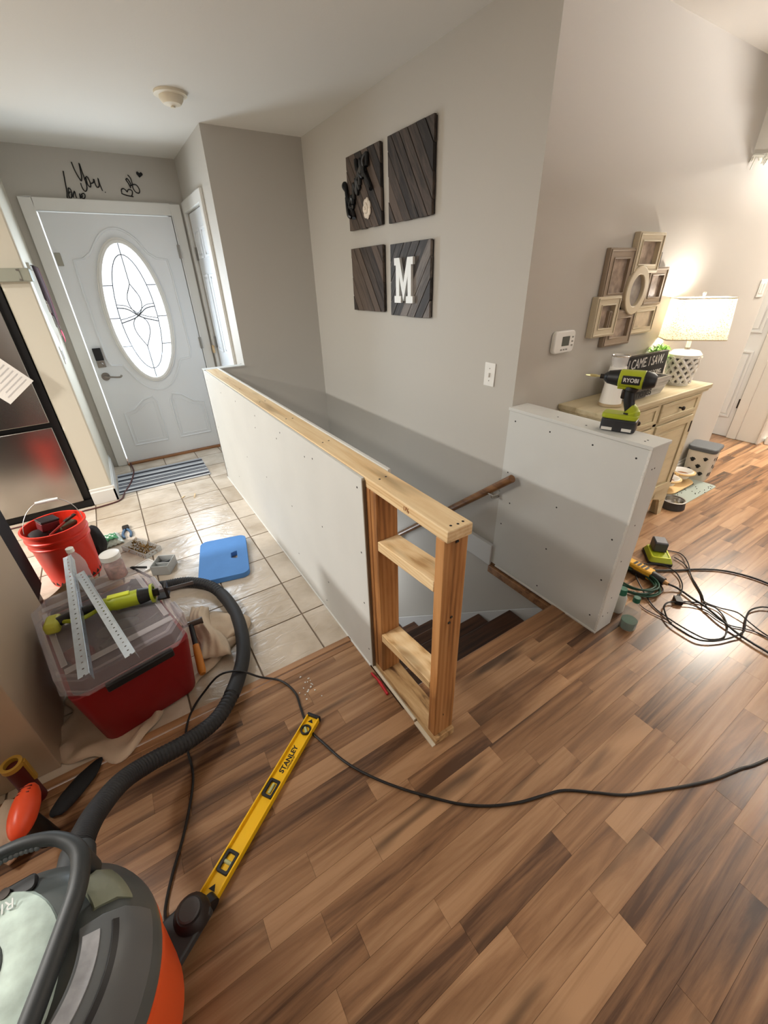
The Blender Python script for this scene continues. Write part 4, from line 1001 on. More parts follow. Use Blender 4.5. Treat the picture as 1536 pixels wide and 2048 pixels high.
# grey open box with clamp
gb = T('organizer_bin', (-0.70, 1.80, 0.001), 'small grey open bin beside the toolbox corner', 'bin', rz=-0.5)
k_ = MB(); GP = mat('bin_grey', (176, 178, 176), 0.35)
k_.box(-0.05, 0.05, -0.06, 0.06, 0, 0.004); k_.box(-0.052, -0.047, -0.062, 0.062, 0, 0.065); k_.box(0.047, 0.052, -0.062, 0.062, 0, 0.065); k_.box(-0.05, 0.05, -0.062, -0.057, 0, 0.065); k_.box(-0.05, 0.05, 0.057, 0.062, 0, 0.065); k_.box(-0.05, 0.05, -0.003, 0.003, 0, 0.05)
k_.obj('bin', GP, gb, bevel=0.002)
k_ = MB(); k_.box(-0.04, 0.04, 0.008, 0.052, 0.004, 0.03); k_.cyl((-0.03, 0.02, 0.035), (0.03, 0.04, 0.04), 0.005); k_.obj('bits', mat('bits_dark', (70, 72, 74), 0.6, bump=1, bscale=80), gb)
wl = T('box_lid', (-0.80, 1.90, 0.001), 'white square plastic lid between the screw tray and the toolbox', 'lid', rz=0.5)
k_ = MB(); k_.prism(rrect(-0.055, 0.055, -0.055, 0.055, 0.012), 0, 0.006); k_.obj('panel', WHITEP, wl, bevel=0.002)
k_ = MB(); k_.ring(rrect(-0.055, 0.055, -0.055, 0.055, 0.012), rrect(-0.048, 0.048, -0.048, 0.048, 0.008), 0.006, 0.011); k_.obj('rim', WHITEP, wl)

# ------------------------------------------------------------------ drop cloth under the toolbox
def cloth_fn(a, b):
    t = 2 * PI * a
    # outline radius from the box centre
    q0 = Vector((-0.925, 0.965)); c, s_ = math.cos(t), math.sin(t)
    base = 0.335 + 0.05 * math.sin(2 * t + 0.7) + 0.022 * math.sin(7 * t + 1) + 0.012 * math.sin(13 * t)
    e = math.exp(-((t - 0.30) / 0.42) ** 2) + math.exp(-((t - 2 * PI - 0.30) / 0.42) ** 2)
    base += 0.155 * e
    base += 0.03 * math.exp(-((t - 4.4) / 0.3) ** 2)
    base -= 0.06 * math.exp(-((t - 5.35) / 0.35) ** 2) + 0.10 * math.exp(-((t - PI) / 0.5) ** 2)
    r = base * b
    x_, y_ = q0.x + r * c, q0.y + r * s_
    edge = max(0.0, (b - 0.55) / 0.45)
    z = 0.0035 + edge * 0.018 * (0.5 + 0.5 * math.sin(11 * t + 6 * b)) * (1 - 0.6 * b) + 0.030 * e * math.sin(PI * min(1, max(0, (b - 0.5) / 0.5))) * (0.82 + 0.18 * math.sin(8 * t + 7 * b + 1.5 * math.sin(3 * t)))
    if b > 0.80: z += 0.022 * math.sin(PI * (b - 0.80) / 0.2) * (0.55 + 0.45 * math.sin(17 * t + 2 * math.sin(5 * t)))
    return (x_, y_, z)
k_ = sheet(cloth_fn, 150, 26)
o = k_.obj('drop_cloth', CANVAS); solid(o, 0.003); tag(o, 'rumpled beige canvas drop cloth under the red toolbox', 'drop cloth')
k_ = sheet(lambda a, b: (-0.60 + 0.11 * (a - 0.5) * (1.2 - b * 0.5) + 0.015 * math.sin(7 * b), 0.90 + 0.40 * b - 0.05 * a, 0.03 + 0.05 * math.sin(PI * a) * math.sin(PI * b) ** 0.6 + 0.004 * math.sin(9 * a + 4 * b + 2 * math.sin(5 * b)) + 0.003 * math.sin(23 * a - 7 * b)), 24, 30)
o2 = k_.obj('cloth_fold', CANVAS); solid(o2, 0.003); par(o2, o)

# ------------------------------------------------------------------ red toolbox with a clear lid
tbx = T('toolbox', (-0.925, 0.975, 0.006), 'dark red toolbox with a big clear lid on the drop cloth', 'toolbox', rz=0.215)
def taper(k_, hx0, hy0, z0, hx1, hy1, z1, r0=0.03, r1=0.03, M=None):
    a_ = rrect(-hx0, hx0, -hy0, hy0, r0); b_ = rrect(-hx1, hx1, -hy1, hy1, r1); n = len(a_)
    vs = [(p[0], p[1], z0) for p in a_] + [(p[0], p[1], z1) for p in b_]
    k_.add(vs, [(i, (i + 1) % n, n + (i + 1) % n, n + i) for i in range(n)] + [tuple(range(n - 1, -1, -1)), tuple(range(n, 2 * n))], M); return k_
k_ = taper(MB(), 0.178, 0.248, 0.0, 0.205, 0.285, 0.31, 0.05, 0.035)
body = k_.obj('body', mat('toolbox_red', (128, 8, 14), 0.45), tbx, bevel=0.004)
k_ = taper(MB(), 0.19, 0.27, 0.308, 0.19, 0.27, 0.314, 0.03, 0.03); k_.obj('tray_insert', mat('tray_dark', (62, 40, 44), 0.6), tbx)
CLID = mat('clear_polycarbonate', (214, 204, 208), 0.1, alpha=0.15)
def octo(hx, hy, c): return [(hx, -hy + c), (hx, hy - c), (hx - c, hy), (-hx + c, hy), (-hx, hy - c), (-hx, -hy + c), (-hx + c, -hy), (hx - c, -hy)]
k_ = MB(); k_.ring(octo(0.222, 0.305, 0.07), octo(0.206, 0.289, 0.062), 0.318, 0.328); k_.ring(octo(0.216, 0.299, 0.068), octo(0.211, 0.294, 0.066), 0.328, 0.385)
k_.obj('lid_rim', CLID, tbx, bevel=0.002)
k_ = MB(); k_.prism(octo(0.216, 0.299, 0.068), 0.385, 0.389); k_.ring(octo(0.205, 0.288, 0.064), octo(0.192, 0.275, 0.058), 0.389, 0.3925)
k_.obj('lid_top', CLID, tbx, bevel=0.0015)
RIDGE = mat('lid_ridge', (224, 218, 220), 0.2, alpha=0.35)
for (x0, x1, y0, y1) in ((-0.18, 0.18, -0.235, -0.205), (-0.18, 0.18, 0.195, 0.225), (-0.185, -0.165, -0.19, 0.18), (0.16, 0.18, -0.19, 0.18), (0.0, 0.008, 0.06, 0.19)):
    k_ = MB(); k_.box(x0, x1, y0, y1, 0.389, 0.3935); k_.obj('lid_rib', RIDGE, tbx, bevel=0.002)
for y0 in (-0.31, ):
    k_ = MB(); k_.box(-0.10, 0.13, y0 - 0.004, y0 + 0.02, 0.290, 0.322); k_.obj('latch', BLACK, tbx, bevel=0.005)
for y0 in (-0.12, 0.13):
    k_ = MB(); k_.box(0.215, 0.235, y0 - 0.05, y0 + 0.05, 0.28, 0.35); k_.obj('latch', mat('clear_grey', (196, 190, 192), 0.3), tbx, bevel=0.004)
k_ = MB(); k_.tube([(0.222, 0.20, 0.395), (0.17, 0.25, 0.40), (0.235, 0.17, 0.33)], 0.006, 8); k_.obj('strap', BLACK, tbx)
# contents seen through the lid
tool('hand_saw', 'black handled tool seen through the toolbox lid near the front', 'hand tool', [('handle', MB().tube(cr([(-0.1, 0, 0), (-0.03, 0.02, 0), (0.05, 0.0, 0), (0.12, 0.01, 0)]), 0.018), BLACK, 0)], (-0.86, 0.86, 0.345), (0, 0, 0.3))
tool('tape_measure', 'dark red tape case seen through the toolbox lid at the left', 'tape measure', [('case', MB().box(-0.04, 0.04, -0.04, 0.04, 0, 0.04), mat('dark_red_case', (104, 16, 22), 0.5), 0.012)], (-1.03, 0.86, 0.325), (0, 0, 0.5))
tool('caulk_tube', 'grey tube seen through the toolbox lid at the right', 'tube', [('tube', MB().cyl((-0.09, 0, 0.02), (0.09, 0, 0.02), 0.02), GREYPL, 0.003)], (-0.82, 1.05, 0.325), (0, 0, -0.5))

tool('glove_pair', 'grey-black work gloves seen through the middle of the toolbox lid', 'gloves', [('fabric', MB().ell((0, 0, 0.02), (0.08, 0.035, 0.02)).ell((0.02, 0.05, 0.02), (0.07, 0.028, 0.018)), mat('glove_dark', (34, 40, 44), 0.8, bump=1, bscale=50), 0)], (-0.90, 0.93, 0.325), (0, 0, 0.1))
tool('sandpaper_pack', 'white card seen through the back left of the toolbox lid', 'sheet', [('card', MB().box(-0.05, 0.05, -0.03, 0.03, 0, 0.004), WHITEP, 0)], (-1.06, 1.12, 0.34), (0, 0.1, 0.7))
tool('clamp', 'dark clamp seen through the right back of the toolbox lid', 'clamp', [('bar', MB().box(-0.10, 0.10, -0.006, 0.006, 0, 0.012), NICKEL, 0), ('jaw', MB().box(0.06, 0.10, -0.05, 0.006, 0, 0.02), BLACK, 0.003)], (-0.86, 1.15, 0.33), (0, 0, 1.2))
# metal corner beads
def bead_(p0, p1, label, tw):
    p0, p1 = Vector(p0), Vector(p1); L = (p1 - p0).length
    t = T('corner_bead', p0, label, 'corner bead', rz=math.atan2((p1 - p0).y, (p1 - p0).x), group='perforated metal corner beads on the toolbox')
    k_ = MB(); w_ = 0.032
    M = Matrix.Rotation(tw, 4, 'X')
    n = 26; st_ = L / n
    # two flanges with real holes: strips and bridges
    for sgn in (0, 1):
        ang = math.radians(-8 if sgn == 0 else -(98))
        R = M @ Matrix.Rotation(ang + (0), 4, 'X')
        k_.box(0, L, 0, 0.011, -0.0004, 0.0004, R); k_.box(0, L, 0.017, w_, -0.0004, 0.0004, R)
        for i in range(n):
            k_.box(i * st_ + 0.006, (i + 1) * st_, 0.011, 0.017, -0.0004, 0.0004, R)
    k_.cyl((0, 0, 0), (L, 0, 0), 0.0022, n=6)
    k_.obj('angle_strip', GALV, t, smooth=False)
    return t
bead_((-0.960, 0.585, 0.468), (-1.028, 1.42, 0.470), 'left longer perforated metal corner bead across the toolbox lid', 0.0)
bead_((-0.828, 0.600, 0.468), (-0.978, 1.24, 0.470), 'right shorter perforated metal corner bead across the toolbox lid', 0.0)
# reciprocating saw on the lid
rsw = T('reciprocating_saw', (-0.92, 0.985, 0.430), 'lime and black reciprocating saw lying on the clear toolbox lid', 'saw', rz=-0.16)
k_ = MB(); k_.tube(cr([(-0.02, 0, 0), (0.03, 0, 0), (0.09, 0, 0.0), (0.13, 0, 0)]), [0.028 + 0.004 * math.sin(i) * 0 + (0.004 if i > 6 else 0) for i in range(19)], 14); body_ = k_.obj('motor_housing', LIME, rsw, bevel=0.003)
k_ = MB(); k_.cyl((0.125, 0, 0), (0.175, 0, 0), 0.034, 0.026); k_.obj('front_grip', BLACK, rsw, bevel=0.004)
k_ = MB(); k_.ring(oval(0.0, 0.0, 0.042, 0.038, 24), oval(0, 0, 0.03, 0.027, 24), 0.172, 0.182, plane='yz'); k_.obj('collar', LIME, rsw)
k_ = MB(); k_.cyl((0.175, 0, 0), (0.20, 0, 0), 0.016); k_.box(0.19, 0.235, -0.025, 0.025, -0.028, -0.022); k_.box(0.225, 0.235, -0.025, 0.025, -0.028, 0.028); k_.obj('shoe', DARKMETAL, rsw, bevel=0.002)
k_ = MB(); k_.box(0.20, 0.335, -0.0009, 0.0009, -0.008, 0.008); k_.obj('blade', mat('saw_blade', (150, 148, 146), 0.35, metal=0.9), rsw)
k_ = MB(); k_.tube(cr([(-0.02, 0, 0), (-0.06, 0.0, 0.0), (-0.11, -0.01, 0.0), (-0.15, -0.03, 0.0)]), 0.019, 12); k_.obj('rear_grip', BLACK, rsw)
k_ = MB(); k_.tube(cr([(-0.02, -0.02, 0.0), (-0.06, -0.045, 0), (-0.10, -0.045, 0.0), (-0.13, -0.035, 0)]), 0.008, 8); k_.obj('hand_guard', LIME, rsw)
k_ = MB(); k_.cb((-0.165, -0.03, -0.004), (0.05, 0.075, 0.045)); k_.obj('battery_shoe', mat('pale_lime', (188, 188, 72), 0.5), rsw, bevel=0.012)
k_ = MB(); k_.box(0.02, 0.10, -0.012, 0.012, 0.026, 0.036); k_.obj('top_rib', mat('lime_light', (208, 218, 60), 0.4), rsw, bevel=0.003)
# water bottle and jar standing on the lid
wb = T('water_bottle', (-0.985, 1.225, 0.395), 'clear plastic water bottle with a white cap standing on the toolbox lid', 'bottle')
PET = mat('pet_plastic', (226, 234, 236), 0.08, alpha=0.30)
k_ = MB(); k_.lathe([(0.0, 0.004), (0.026, 0.0), (0.032, 0.01), (0.031, 0.03), (0.033, 0.035), (0.031, 0.06), (0.033, 0.066), (0.031, 0.09), (0.033, 0.10), (0.032, 0.125), (0.024, 0.155), (0.013, 0.178), (0.012, 0.19), (0.0, 0.19)], n=32); k_.obj('bottle_body', PET, wb)
k_ = MB(); k_.lathe([(0.0, 0.186), (0.0145, 0.186), (0.0145, 0.203), (0.0, 0.204)], n=24); k_.obj('cap', WHITEP, wb)
jr = T('jar', (-0.866, 1.235, 0.395), 'clear jar of pinkish bits with a white screw cap on the toolbox lid', 'jar')
k_ = MB(); k_.lathe([(0.0, 0.0), (0.036, 0.0), (0.039, 0.006), (0.039, 0.088), (0.034, 0.096), (0.034, 0.10), (0.0, 0.10)], n=32); k_.obj('jar_body', PET, jr)
k_ = MB(); k_.lathe([(0.0, 0.098), (0.040, 0.098), (0.040, 0.121), (0.037, 0.123), (0.0, 0.123)], n=36); k_.obj('cap', WHITEP, jr)
k_ = MB(); k_.lathe([(0.0, 0.004), (0.0385, 0.004), (0.0385, 0.0), (0.0385, 0.02), (0.0385, 0.068), (0.0, 0.07)], n=28); k_.obj('contents', mat('pink_bits', (196, 132, 118), 0.8, bump=1, bscale=120, var=0.35, vscale=60), jr, kind='stuff')

# hammer against the toolbox
hm = T('hammer', (-0.655, 1.06, 0.118), 'claw hammer with orange-brown grip leaning beside the toolbox', 'hammer', rot=(0.30, 0.0, -0.06))
k_ = MB(); k_.cyl((0.0, 0, 0), (0.045, 0, 0), 0.014); k_.cyl((0.045, 0, 0), (0.055, 0, 0), 0.017); k_.tube(cr([(0.0, 0, 0), (-0.02, 0.0, 0.004), (-0.045, 0, -0.006), (-0.06, 0, -0.02)]), [0.013, .013, .012, .012, .011, .011, .010, .009, .009, .008, .008, .007, .007, .006, .006, .006, .005, .005, .004], 10)
k_.obj('head', mat('worn_steel', (92, 82, 76), 0.4, metal=0.8), hm)
k_ = MB(); k_.tube([(0, 0.01, 0), (0, -0.13, 0)], [0.011, 0.012], 12); k_.obj('handle', BLACK, hm)
k_ = MB(); k_.tube([(0, -0.12, 0), (0.0, -0.16, 0), (0, -0.25, 0), (0, -0.27, 0)], [0.014, 0.0165, 0.0175, 0.013], 12); k_.obj('grip', mat('amber_grip', (196, 122, 40), 0.5), hm)

# ------------------------------------------------------------------ shop vacuum
VX, VY = -1.10, -0.13
vc = T('shop_vacuum', (VX, VY, 0), 'orange and grey wet-dry vacuum at the lower left corner', 'vacuum')
k_ = MB(); k_.lathe([(0.0, 0.05), (0.185, 0.05), (0.20, 0.06), (0.212, 0.20), (0.218, 0.31), (0.226, 0.315), (0.226, 0.335), (0.20, 0.34), (0, 0.34)], n=56); k_.obj('drum', ORANGE, vc)
k_ = MB(); k_.lathe([(0.0, 0.335), (0.224, 0.335), (0.228, 0.342), (0.226, 0.362), (0.212, 0.385), (0.202, 0.42), (0.188, 0.452), (0.160, 0.474), (0.13, 0.482), (0.0, 0.488)], n=64)
k_.obj('motor_head', mat('vac_grey', (78, 84, 84), 0.32), vc)
k_ = MB(); k_.lathe([(0.0, 0.503), (0.05, 0.501), (0.085, 0.496), (0.108, 0.487), (0.112, 0.478), (0.0, 0.478)], c=(-0.035, 0.0, 0), n=48, sx=1.22, sy=1.5); k_.obj('motor_cover', mat('scuffed_glare_cover', (196, 214, 206), 0.2, bump=0.5, bscale=26, var=0.28, vscale=18), vc, label='scuffed cover on top, glare painted into its pale colour')  # green-white tone puts ceiling light glare into the colour, along with real scuffs
k_ = MB(); k_.tube([(0.058 * math.cos(t) - 0.045, 0.058 * math.sin(t) + 0.03, 0.5005) for t in [2 * PI * i / 36 for i in range(36)]], 0.004, 8, closed=True); k_.obj('embossed_circle', mat('vac_grey'), vc)
# carry handle arching over the far side, its strut running back along the right
pts = cr([(-0.16, 0.02, 0.478), (-0.155, 0.09, 0.50), (-0.135, 0.145, 0.520), (-0.10, 0.18, 0.530), (-0.055, 0.200, 0.535), (0.006, 0.207, 0.538), (0.058, 0.200, 0.536), (0.105, 0.178, 0.528), (0.136, 0.135, 0.518), (0.132, 0.08, 0.508), (0.108, 0.02, 0.503), (0.082, -0.04, 0.50), (0.055, -0.10, 0.498), (0.03, -0.16, 0.492)])
k_ = MB(); k_.tube(pts, [0.0135 + (0.004 if i > 50 else 0.004 * max(0, (i - 42)) / 8) for i in range(len(pts))], 12); k_.obj('carry_handle', DGREY, vc)
k_ = MB()
for i in range(20):
    q = pts[18 + i]; k_.ell(q + Vector((0, -0.013, -0.005)), 0.006, 8, 6)
k_.obj('grip_teeth', mat('grip_grey', (84, 90, 92), 0.5), vc, kind='stuff')
k_ = MB(); k_.cyl((0.13, 0.135, 0.44), (0.136, 0.135, 0.515), 0.022, 0.016, n=16); k_.cyl((-0.135, 0.135, 0.44), (-0.135, 0.14, 0.515), 0.022, 0.016, n=16); k_.obj('handle_post', DGREY, vc, kind='stuff')
def patch(t0, t1, rz_, th=0.006, n=14):
    k_ = MB(); vs = []
    for i in range(n + 1):
        t = t0 + (t1 - t0) * i / n
        for r, z in rz_: vs.append((r * math.cos(t), r * math.sin(t), z))
    m_ = len(rz_); fs = []
    for i in range(n):
        for j in range(m_): fs.append((i * m_ + j, (i + 1) * m_ + j, (i + 1) * m_ + (j + 1) % m_, i * m_ + (j + 1) % m_))
    fs += [tuple(range(m_ - 1, -1, -1)), tuple(n * m_ + j for j in range(m_))]
    k_.add(vs, fs); return k_
patch(-1.15, 0.10, [(0.125, 0.478), (0.127, 0.490), (0.165, 0.482), (0.196, 0.458), (0.212, 0.42), (0.222, 0.382), (0.212, 0.38), (0.200, 0.42), (0.186, 0.45), (0.158, 0.472)]).obj('side_panel', GREYPL, vc, bevel=0.002)
patch(-0.85, -0.04, [(0.132, 0.486), (0.134, 0.4915), (0.160, 0.4855), (0.160, 0.480)]).obj('instruction_label', mat('label_grey', (158, 160, 164), 0.3, var=0.25, vscale=30), vc)
patch(-0.85, 0.0, [(0.176, 0.474), (0.179, 0.4755), (0.187, 0.468), (0.184, 0.466)]).obj('vent_slot', BLACK, vc)
patch(0.22, 0.66, [(0.150, 0.476), (0.155, 0.484), (0.188, 0.462), (0.205, 0.42), (0.20, 0.42), (0.186, 0.452)]).obj('clear_window', mat('olive_window', (128, 132, 112), 0.22), vc)
k_ = MB(); k_.cyl((0.0, 0.155, 0.478), (0.0, 0.155, 0.492), 0.010); k_.obj('screw', DARKMETAL, vc)
k_ = MB(); k_.prism(rrect(-0.07, 0.05, 0.138, 0.170, 0.01), 0.470, 0.484); k_.obj('switch_plate', BLACK, vc, bevel=0.003)
text('brand_lettering', 'RIDGID', 0.026, mat('vac_letter', (214, 218, 214), 0.4), vc, (-0.020, 0.122, 0.4990), (-0.10, 0, PI + 0.05), sx=1.0)
k_ = MB(); k_.cyl((0.09, 0.14, 0.41), (0.088, 0.225, 0.385), 0.040, 0.036, n=20); k_.obj('hose_inlet', DGREY, vc)
for ang in (0.40, 2.4, -0.95, -2.4):
    c, s_ = math.cos(ang), math.sin(ang)
    k_ = MB(); k_.prism([(0.17 * c + 0.06 * s_, 0.17 * s_ - 0.06 * c), (0.30 * c + 0.035 * s_, 0.30 * s_ - 0.035 * c), (0.30 * c - 0.035 * s_, 0.30 * s_ + 0.035 * c), (0.17 * c - 0.06 * s_, 0.17 * s_ + 0.06 * c)], 0.045, 0.075)
    ft_ = k_.obj('caster_foot', DGREY, vc, bevel=0.006)
    k_ = MB(); k_.lathe([(0.0, 0.05), (0.040, 0.05), (0.046, 0.06), (0.044, 0.082), (0.032, 0.098), (0.0, 0.102)], c=(0.262 * c, 0.262 * s_, 0), n=28); k_.obj('caster_dome', mat('caster_black', (32, 28, 30), 0.4), ft_)
    k_ = MB(); k_.lathe([(0.0, 0.098), (0.026, 0.099), (0.028, 0.103), (0.024, 0.106), (0.0, 0.106)], c=(0.262 * c, 0.262 * s_, 0), n=24); k_.obj('caster_disc', mat('disc_grey', (74, 74, 76), 0.4), ft_)
    k_ = MB(); k_.cyl((0.30 * c - 0.012 * s_, 0.30 * s_ + 0.012 * c, 0.027), (0.30 * c + 0.012 * s_, 0.30 * s_ - 0.012 * c, 0.027), 0.026, n=20); k_.obj('caster_wheel', BLACK, ft_)
# hose
HP_ = cr([(-0.90, 1.615, 0.033), (-0.80, 1.60, 0.033), (-0.724, 1.577, 0.033), (-0.597, 1.527, 0.033), (-0.488, 1.382, 0.033), (-0.444, 1.123, 0.033), (-0.471, 0.874, 0.033), (-0.542, 0.700, 0.034), (-0.654, 0.537, 0.06), (-0.769, 0.464, 0.10), (-0.889, 0.409, 0.16), (-0.960, 0.354, 0.21), (-1.000, 0.255, 0.28), (-1.010, 0.16, 0.35), (-1.012, 0.09, 0.388)], 44)
rr_ = []
Lh = 0.0
for i, q in enumerate(HP_):
    if i: Lh += (q - HP_[i - 1]).length
    rr_.append(0.0305 if (i % 4) < 2 else 0.0275)
k_ = MB(); k_.tube(HP_, rr_, 14)
o = k_.obj('vacuum_hose', RUBBER, angle=60); tag(o, 'black corrugated vacuum hose curling over the tiles to the vacuum', 'hose')
sl = MB(); sl.tube(HP_[190:330], 0.0318, 14); o3 = sl.obj('smooth_cuff', RUBBER); par(o3, o)

# long black cord
LONG = [(-0.925,-0.01,0.03),(-0.932,0.050,0.006),(-0.902,0.127,0.006),(-0.861,0.205,0.006),(-0.822,0.298,0.006),(-0.794,0.395,0.006),(-0.794,0.503,0.006),(-0.784,0.591,0.006),(-0.746,0.669,0.006),(-0.69,0.715,0.02),(-0.609,0.725,0.068),(-0.53,0.695,0.068),(-0.462,0.66,0.02),(-0.389,0.600,0.006),(-0.359,0.509,0.006),(-0.364,0.41,0.006),(-0.350,0.37,0.034),(-0.335,0.33,0.036),(-0.335,0.27,0.010),(-0.317,0.19,0.006),(-0.300,0.10,0.006),(-0.265,0.04,0.006),(-0.199,-0.051,0.006),(-0.13,-0.13,0.006),(-0.06,-0.202,0.006),(0.019,-0.261,0.006),(0.11,-0.308,0.006),(0.197,-0.339,0.006),(0.265,-0.367,0.006),(0.343,-0.427,0.006),(0.419,-0.486,0.006),(0.514,-0.534,0.006),(0.614,-0.582,0.006),(0.722,-0.627,0.006),(0.831,-0.659,0.006),(0.952,-0.698,0.006),(1.4,-0.80,0.006)]
LONG[15:21] = [(-0.366,0.43,0.005),(-0.372,0.38,0.0045),(-0.372,0.31,0.0045),(-0.350,0.235,0.005),(-0.317,0.135,0.006)]
k_ = MB(); k_.tube(cr(LONG), 0.0045, 8); tag(k_.obj('power_cord', CORDM), 'long black cord crossing the plank floor from the vacuum to the right edge', 'cord')

# ------------------------------------------------------------------ spirit level
lv = T('spirit_level', (-0.583, 0.181, 0.011), 'yellow box spirit level lying on the plank floor', 'spirit level', rz=math.atan2(0.348, 0.49))
k_ = MB(); k_.box(-0.295, 0.295, -0.024, 0.024, -0.001, 0.004)
k_.obj('web', YELLOW, lv)
k_ = MB(); k_.box(-0.295, 0.295, 0.022, 0.027, -0.010, 0.014); k_.obj('flange', YELLOW, lv, bevel=0.001)
k_ = MB(); k_.box(-0.295, 0.295, -0.027, -0.022, -0.010, 0.014); k_.obj('flange', YELLOW, lv, bevel=0.001)
for x_ in (-0.299, 0.299): k_ = MB(); k_.box(x_ - 0.006, x_ + 0.006, -0.028, 0.028, -0.0105, 0.0145); k_.obj('end_cap', BLACK, lv, bevel=0.002)
def vial(x_, rect, ang):
    k_ = MB(); ol = rrect(-0.030, 0.030, -0.021, 0.021, 0.007) if rect else oval(0, 0, 0.021, 0.021, 28); il = rrect(-0.021, 0.021, -0.012, 0.012, 0.004) if rect else oval(0, 0, 0.014, 0.014, 28)
    M = Matrix.Translation((x_, 0, 0))
    k_.ring(ol, il, -0.006, 0.012, M=M); fr_ = k_.obj('vial_frame', BLACK, lv, bevel=0.002)
    k_ = MB(); k_.prism(il, -0.004, 0.002, M=M); k_.obj('vial_well', mat('vial_grey', (120, 124, 112), 0.3), fr_)
    d_ = Vector((math.cos(ang), math.sin(ang), 0)) * (0.016 if rect else 0.012)
    k_ = MB(); k_.cyl(Vector((x_, 0, 0.005)) - d_, Vector((x_, 0, 0.005)) + d_, 0.0055, n=12); k_.obj('vial', mat('vial_liquid', (178, 184, 132), 0.1), fr_)
vial(-0.208, True, 0.0 + PI / 2); vial(0.012, True, 0.0); vial(0.238, False, 0.8)
text('lettering', 'STANLEY', 0.025, LETTER, lv, (0.120, 0.0, 0.0045), (0, 0, 0), bold=0.0006)
text('lettering', 'FATMAX® 24"', 0.008, LETTER, lv, (0.112, -0.014, 0.0045), (0, 0, 0))
k_ = MB(); k_.prism([(-0.278, -0.010), (-0.278, 0.012), (-0.262, 0.001)], 0.0035, 0.0048); k_.obj('arrow_mark', LETTER, lv)
k_ = MB(); k_.prism([(0.272, -0.010), (0.272, 0.012), (0.286, 0.001)], 0.0035, 0.0048); k_.obj('arrow_mark', LETTER, lv)
k_ = MB(); rs = random.Random(9)
for i in range(16): k_.cb((-0.30 + rs.gauss(0, 0.02), 0.50 + rs.gauss(0, 0.05), 0.002), (rs.uniform(.003, .010), rs.uniform(.003, .006), 0.003), rs.uniform(0, 3))
tag(k_.obj('plaster_crumbs', DRYEDGE, kind='stuff'), 'white plaster crumbs on the planks above the level', 'debris', kind='stuff')

# things at the lower left edge
oh = T('hand_tool', (-1.225, 0.455, 0.0), 'bright orange rounded tool handle standing by the vacuum', 'hand tool', rz=-0.15)
k_ = MB(); k_.ell((0, 0, 0.17), (0.036, 0.085, 0.040), 20, 14); o = k_.obj('handle', mat('handle_orange', (236, 84, 46), 0.35), oh)
k_ = MB(); [k_.cb((0.0, 0.035 + 0.012 * i, 0.203 - 0.003 * i), (0.03, 0.003, 0.004)) for i in range(3)]; k_.obj('grip_groove', mat('groove_brown', (110, 30, 16), 0.5), oh, kind='stuff')
k_ = MB(); k_.cyl((0, 0, 0.0), (0, 0, 0.15), 0.03, 0.018); k_.obj('ferrule', BLACK, oh)
ct = T('caulk_tube', (-1.262, 0.62, 0.0), 'dark red tube with a yellow rim standing beside the cabinet end', 'tube')
k_ = MB(); k_.cyl((0, 0, 0), (0, 0, 0.19), 0.026); k_.obj('tube_body', mat('deep_red', (84, 18, 14), 0.5), ct, bevel=0.003)
k_ = MB(); k_.ring(oval(0, 0, 0.030, 0.030, 24), oval(0, 0, 0.020, 0.020, 24), 0.19, 0.207); k_.obj('rim', mat('ochre_rim', (176, 136, 50), 0.5), ct)
k_ = MB(); k_.box(0.022, 0.034, -0.008, 0.008, 0.10, 0.20); k_.obj('clip', mat('ochre_rim'), ct, bevel=0.002)
blob('tool_pouch', 'black leaf-shaped sheath on the floor between cabinet and vacuum', 'sheath', (-1.145, 0.575, 0.012), (0.10, 0.035, 0.012), mat('sheath_black', (10, 10, 12), 0.7), 8, 0.12, fl=0.9, rz=0.75)
blob('rag', 'crumpled beige rag at the left edge beside the orange handle', 'rag', (-1.31, 0.52, 0.05), (0.06, 0.09, 0.055), CANVAS, 12, 0.35, fl=0.85)

# ------------------------------------------------------------------ console table
ct = T('console_table', (1.94, 0.56, 0), 'cream painted console table against the thermostat wall', 'table')
k_ = MB(); k_.box(1.385, 2.505, 0.412, 0.698, 0.888, 0.915); k_.box(1.40, 2.49, 0.42, 0.698, 0.872, 0.888); k_.obj('table_top', CONS, ct, world=True, bevel=0.004)
k_ = MB(); k_.box(1.44, 2.43, 0.44, 0.69, 0.20, 0.872); k_.obj('carcass', CONS, ct, world=True, bevel=0.003)
k_ = MB()
for xa, xb in ((1.43, 1.965), (1.93, 2.44)): pass
k_.box(1.43, 1.472, 0.428, 0.44, 0.2, 0.872); k_.box(2.398, 2.44, 0.428, 0.44, 0.2, 0.872); k_.box(1.915, 1.955, 0.428, 0.44, 0.2, 0.872)
k_.box(1.472, 2.398, 0.428, 0.44, 0.742, 0.762); k_.box(1.472, 2.398, 0.428, 0.44, 0.2, 0.228)
k_.obj('face_frame', CONS, ct, world=True, bevel=0.002)
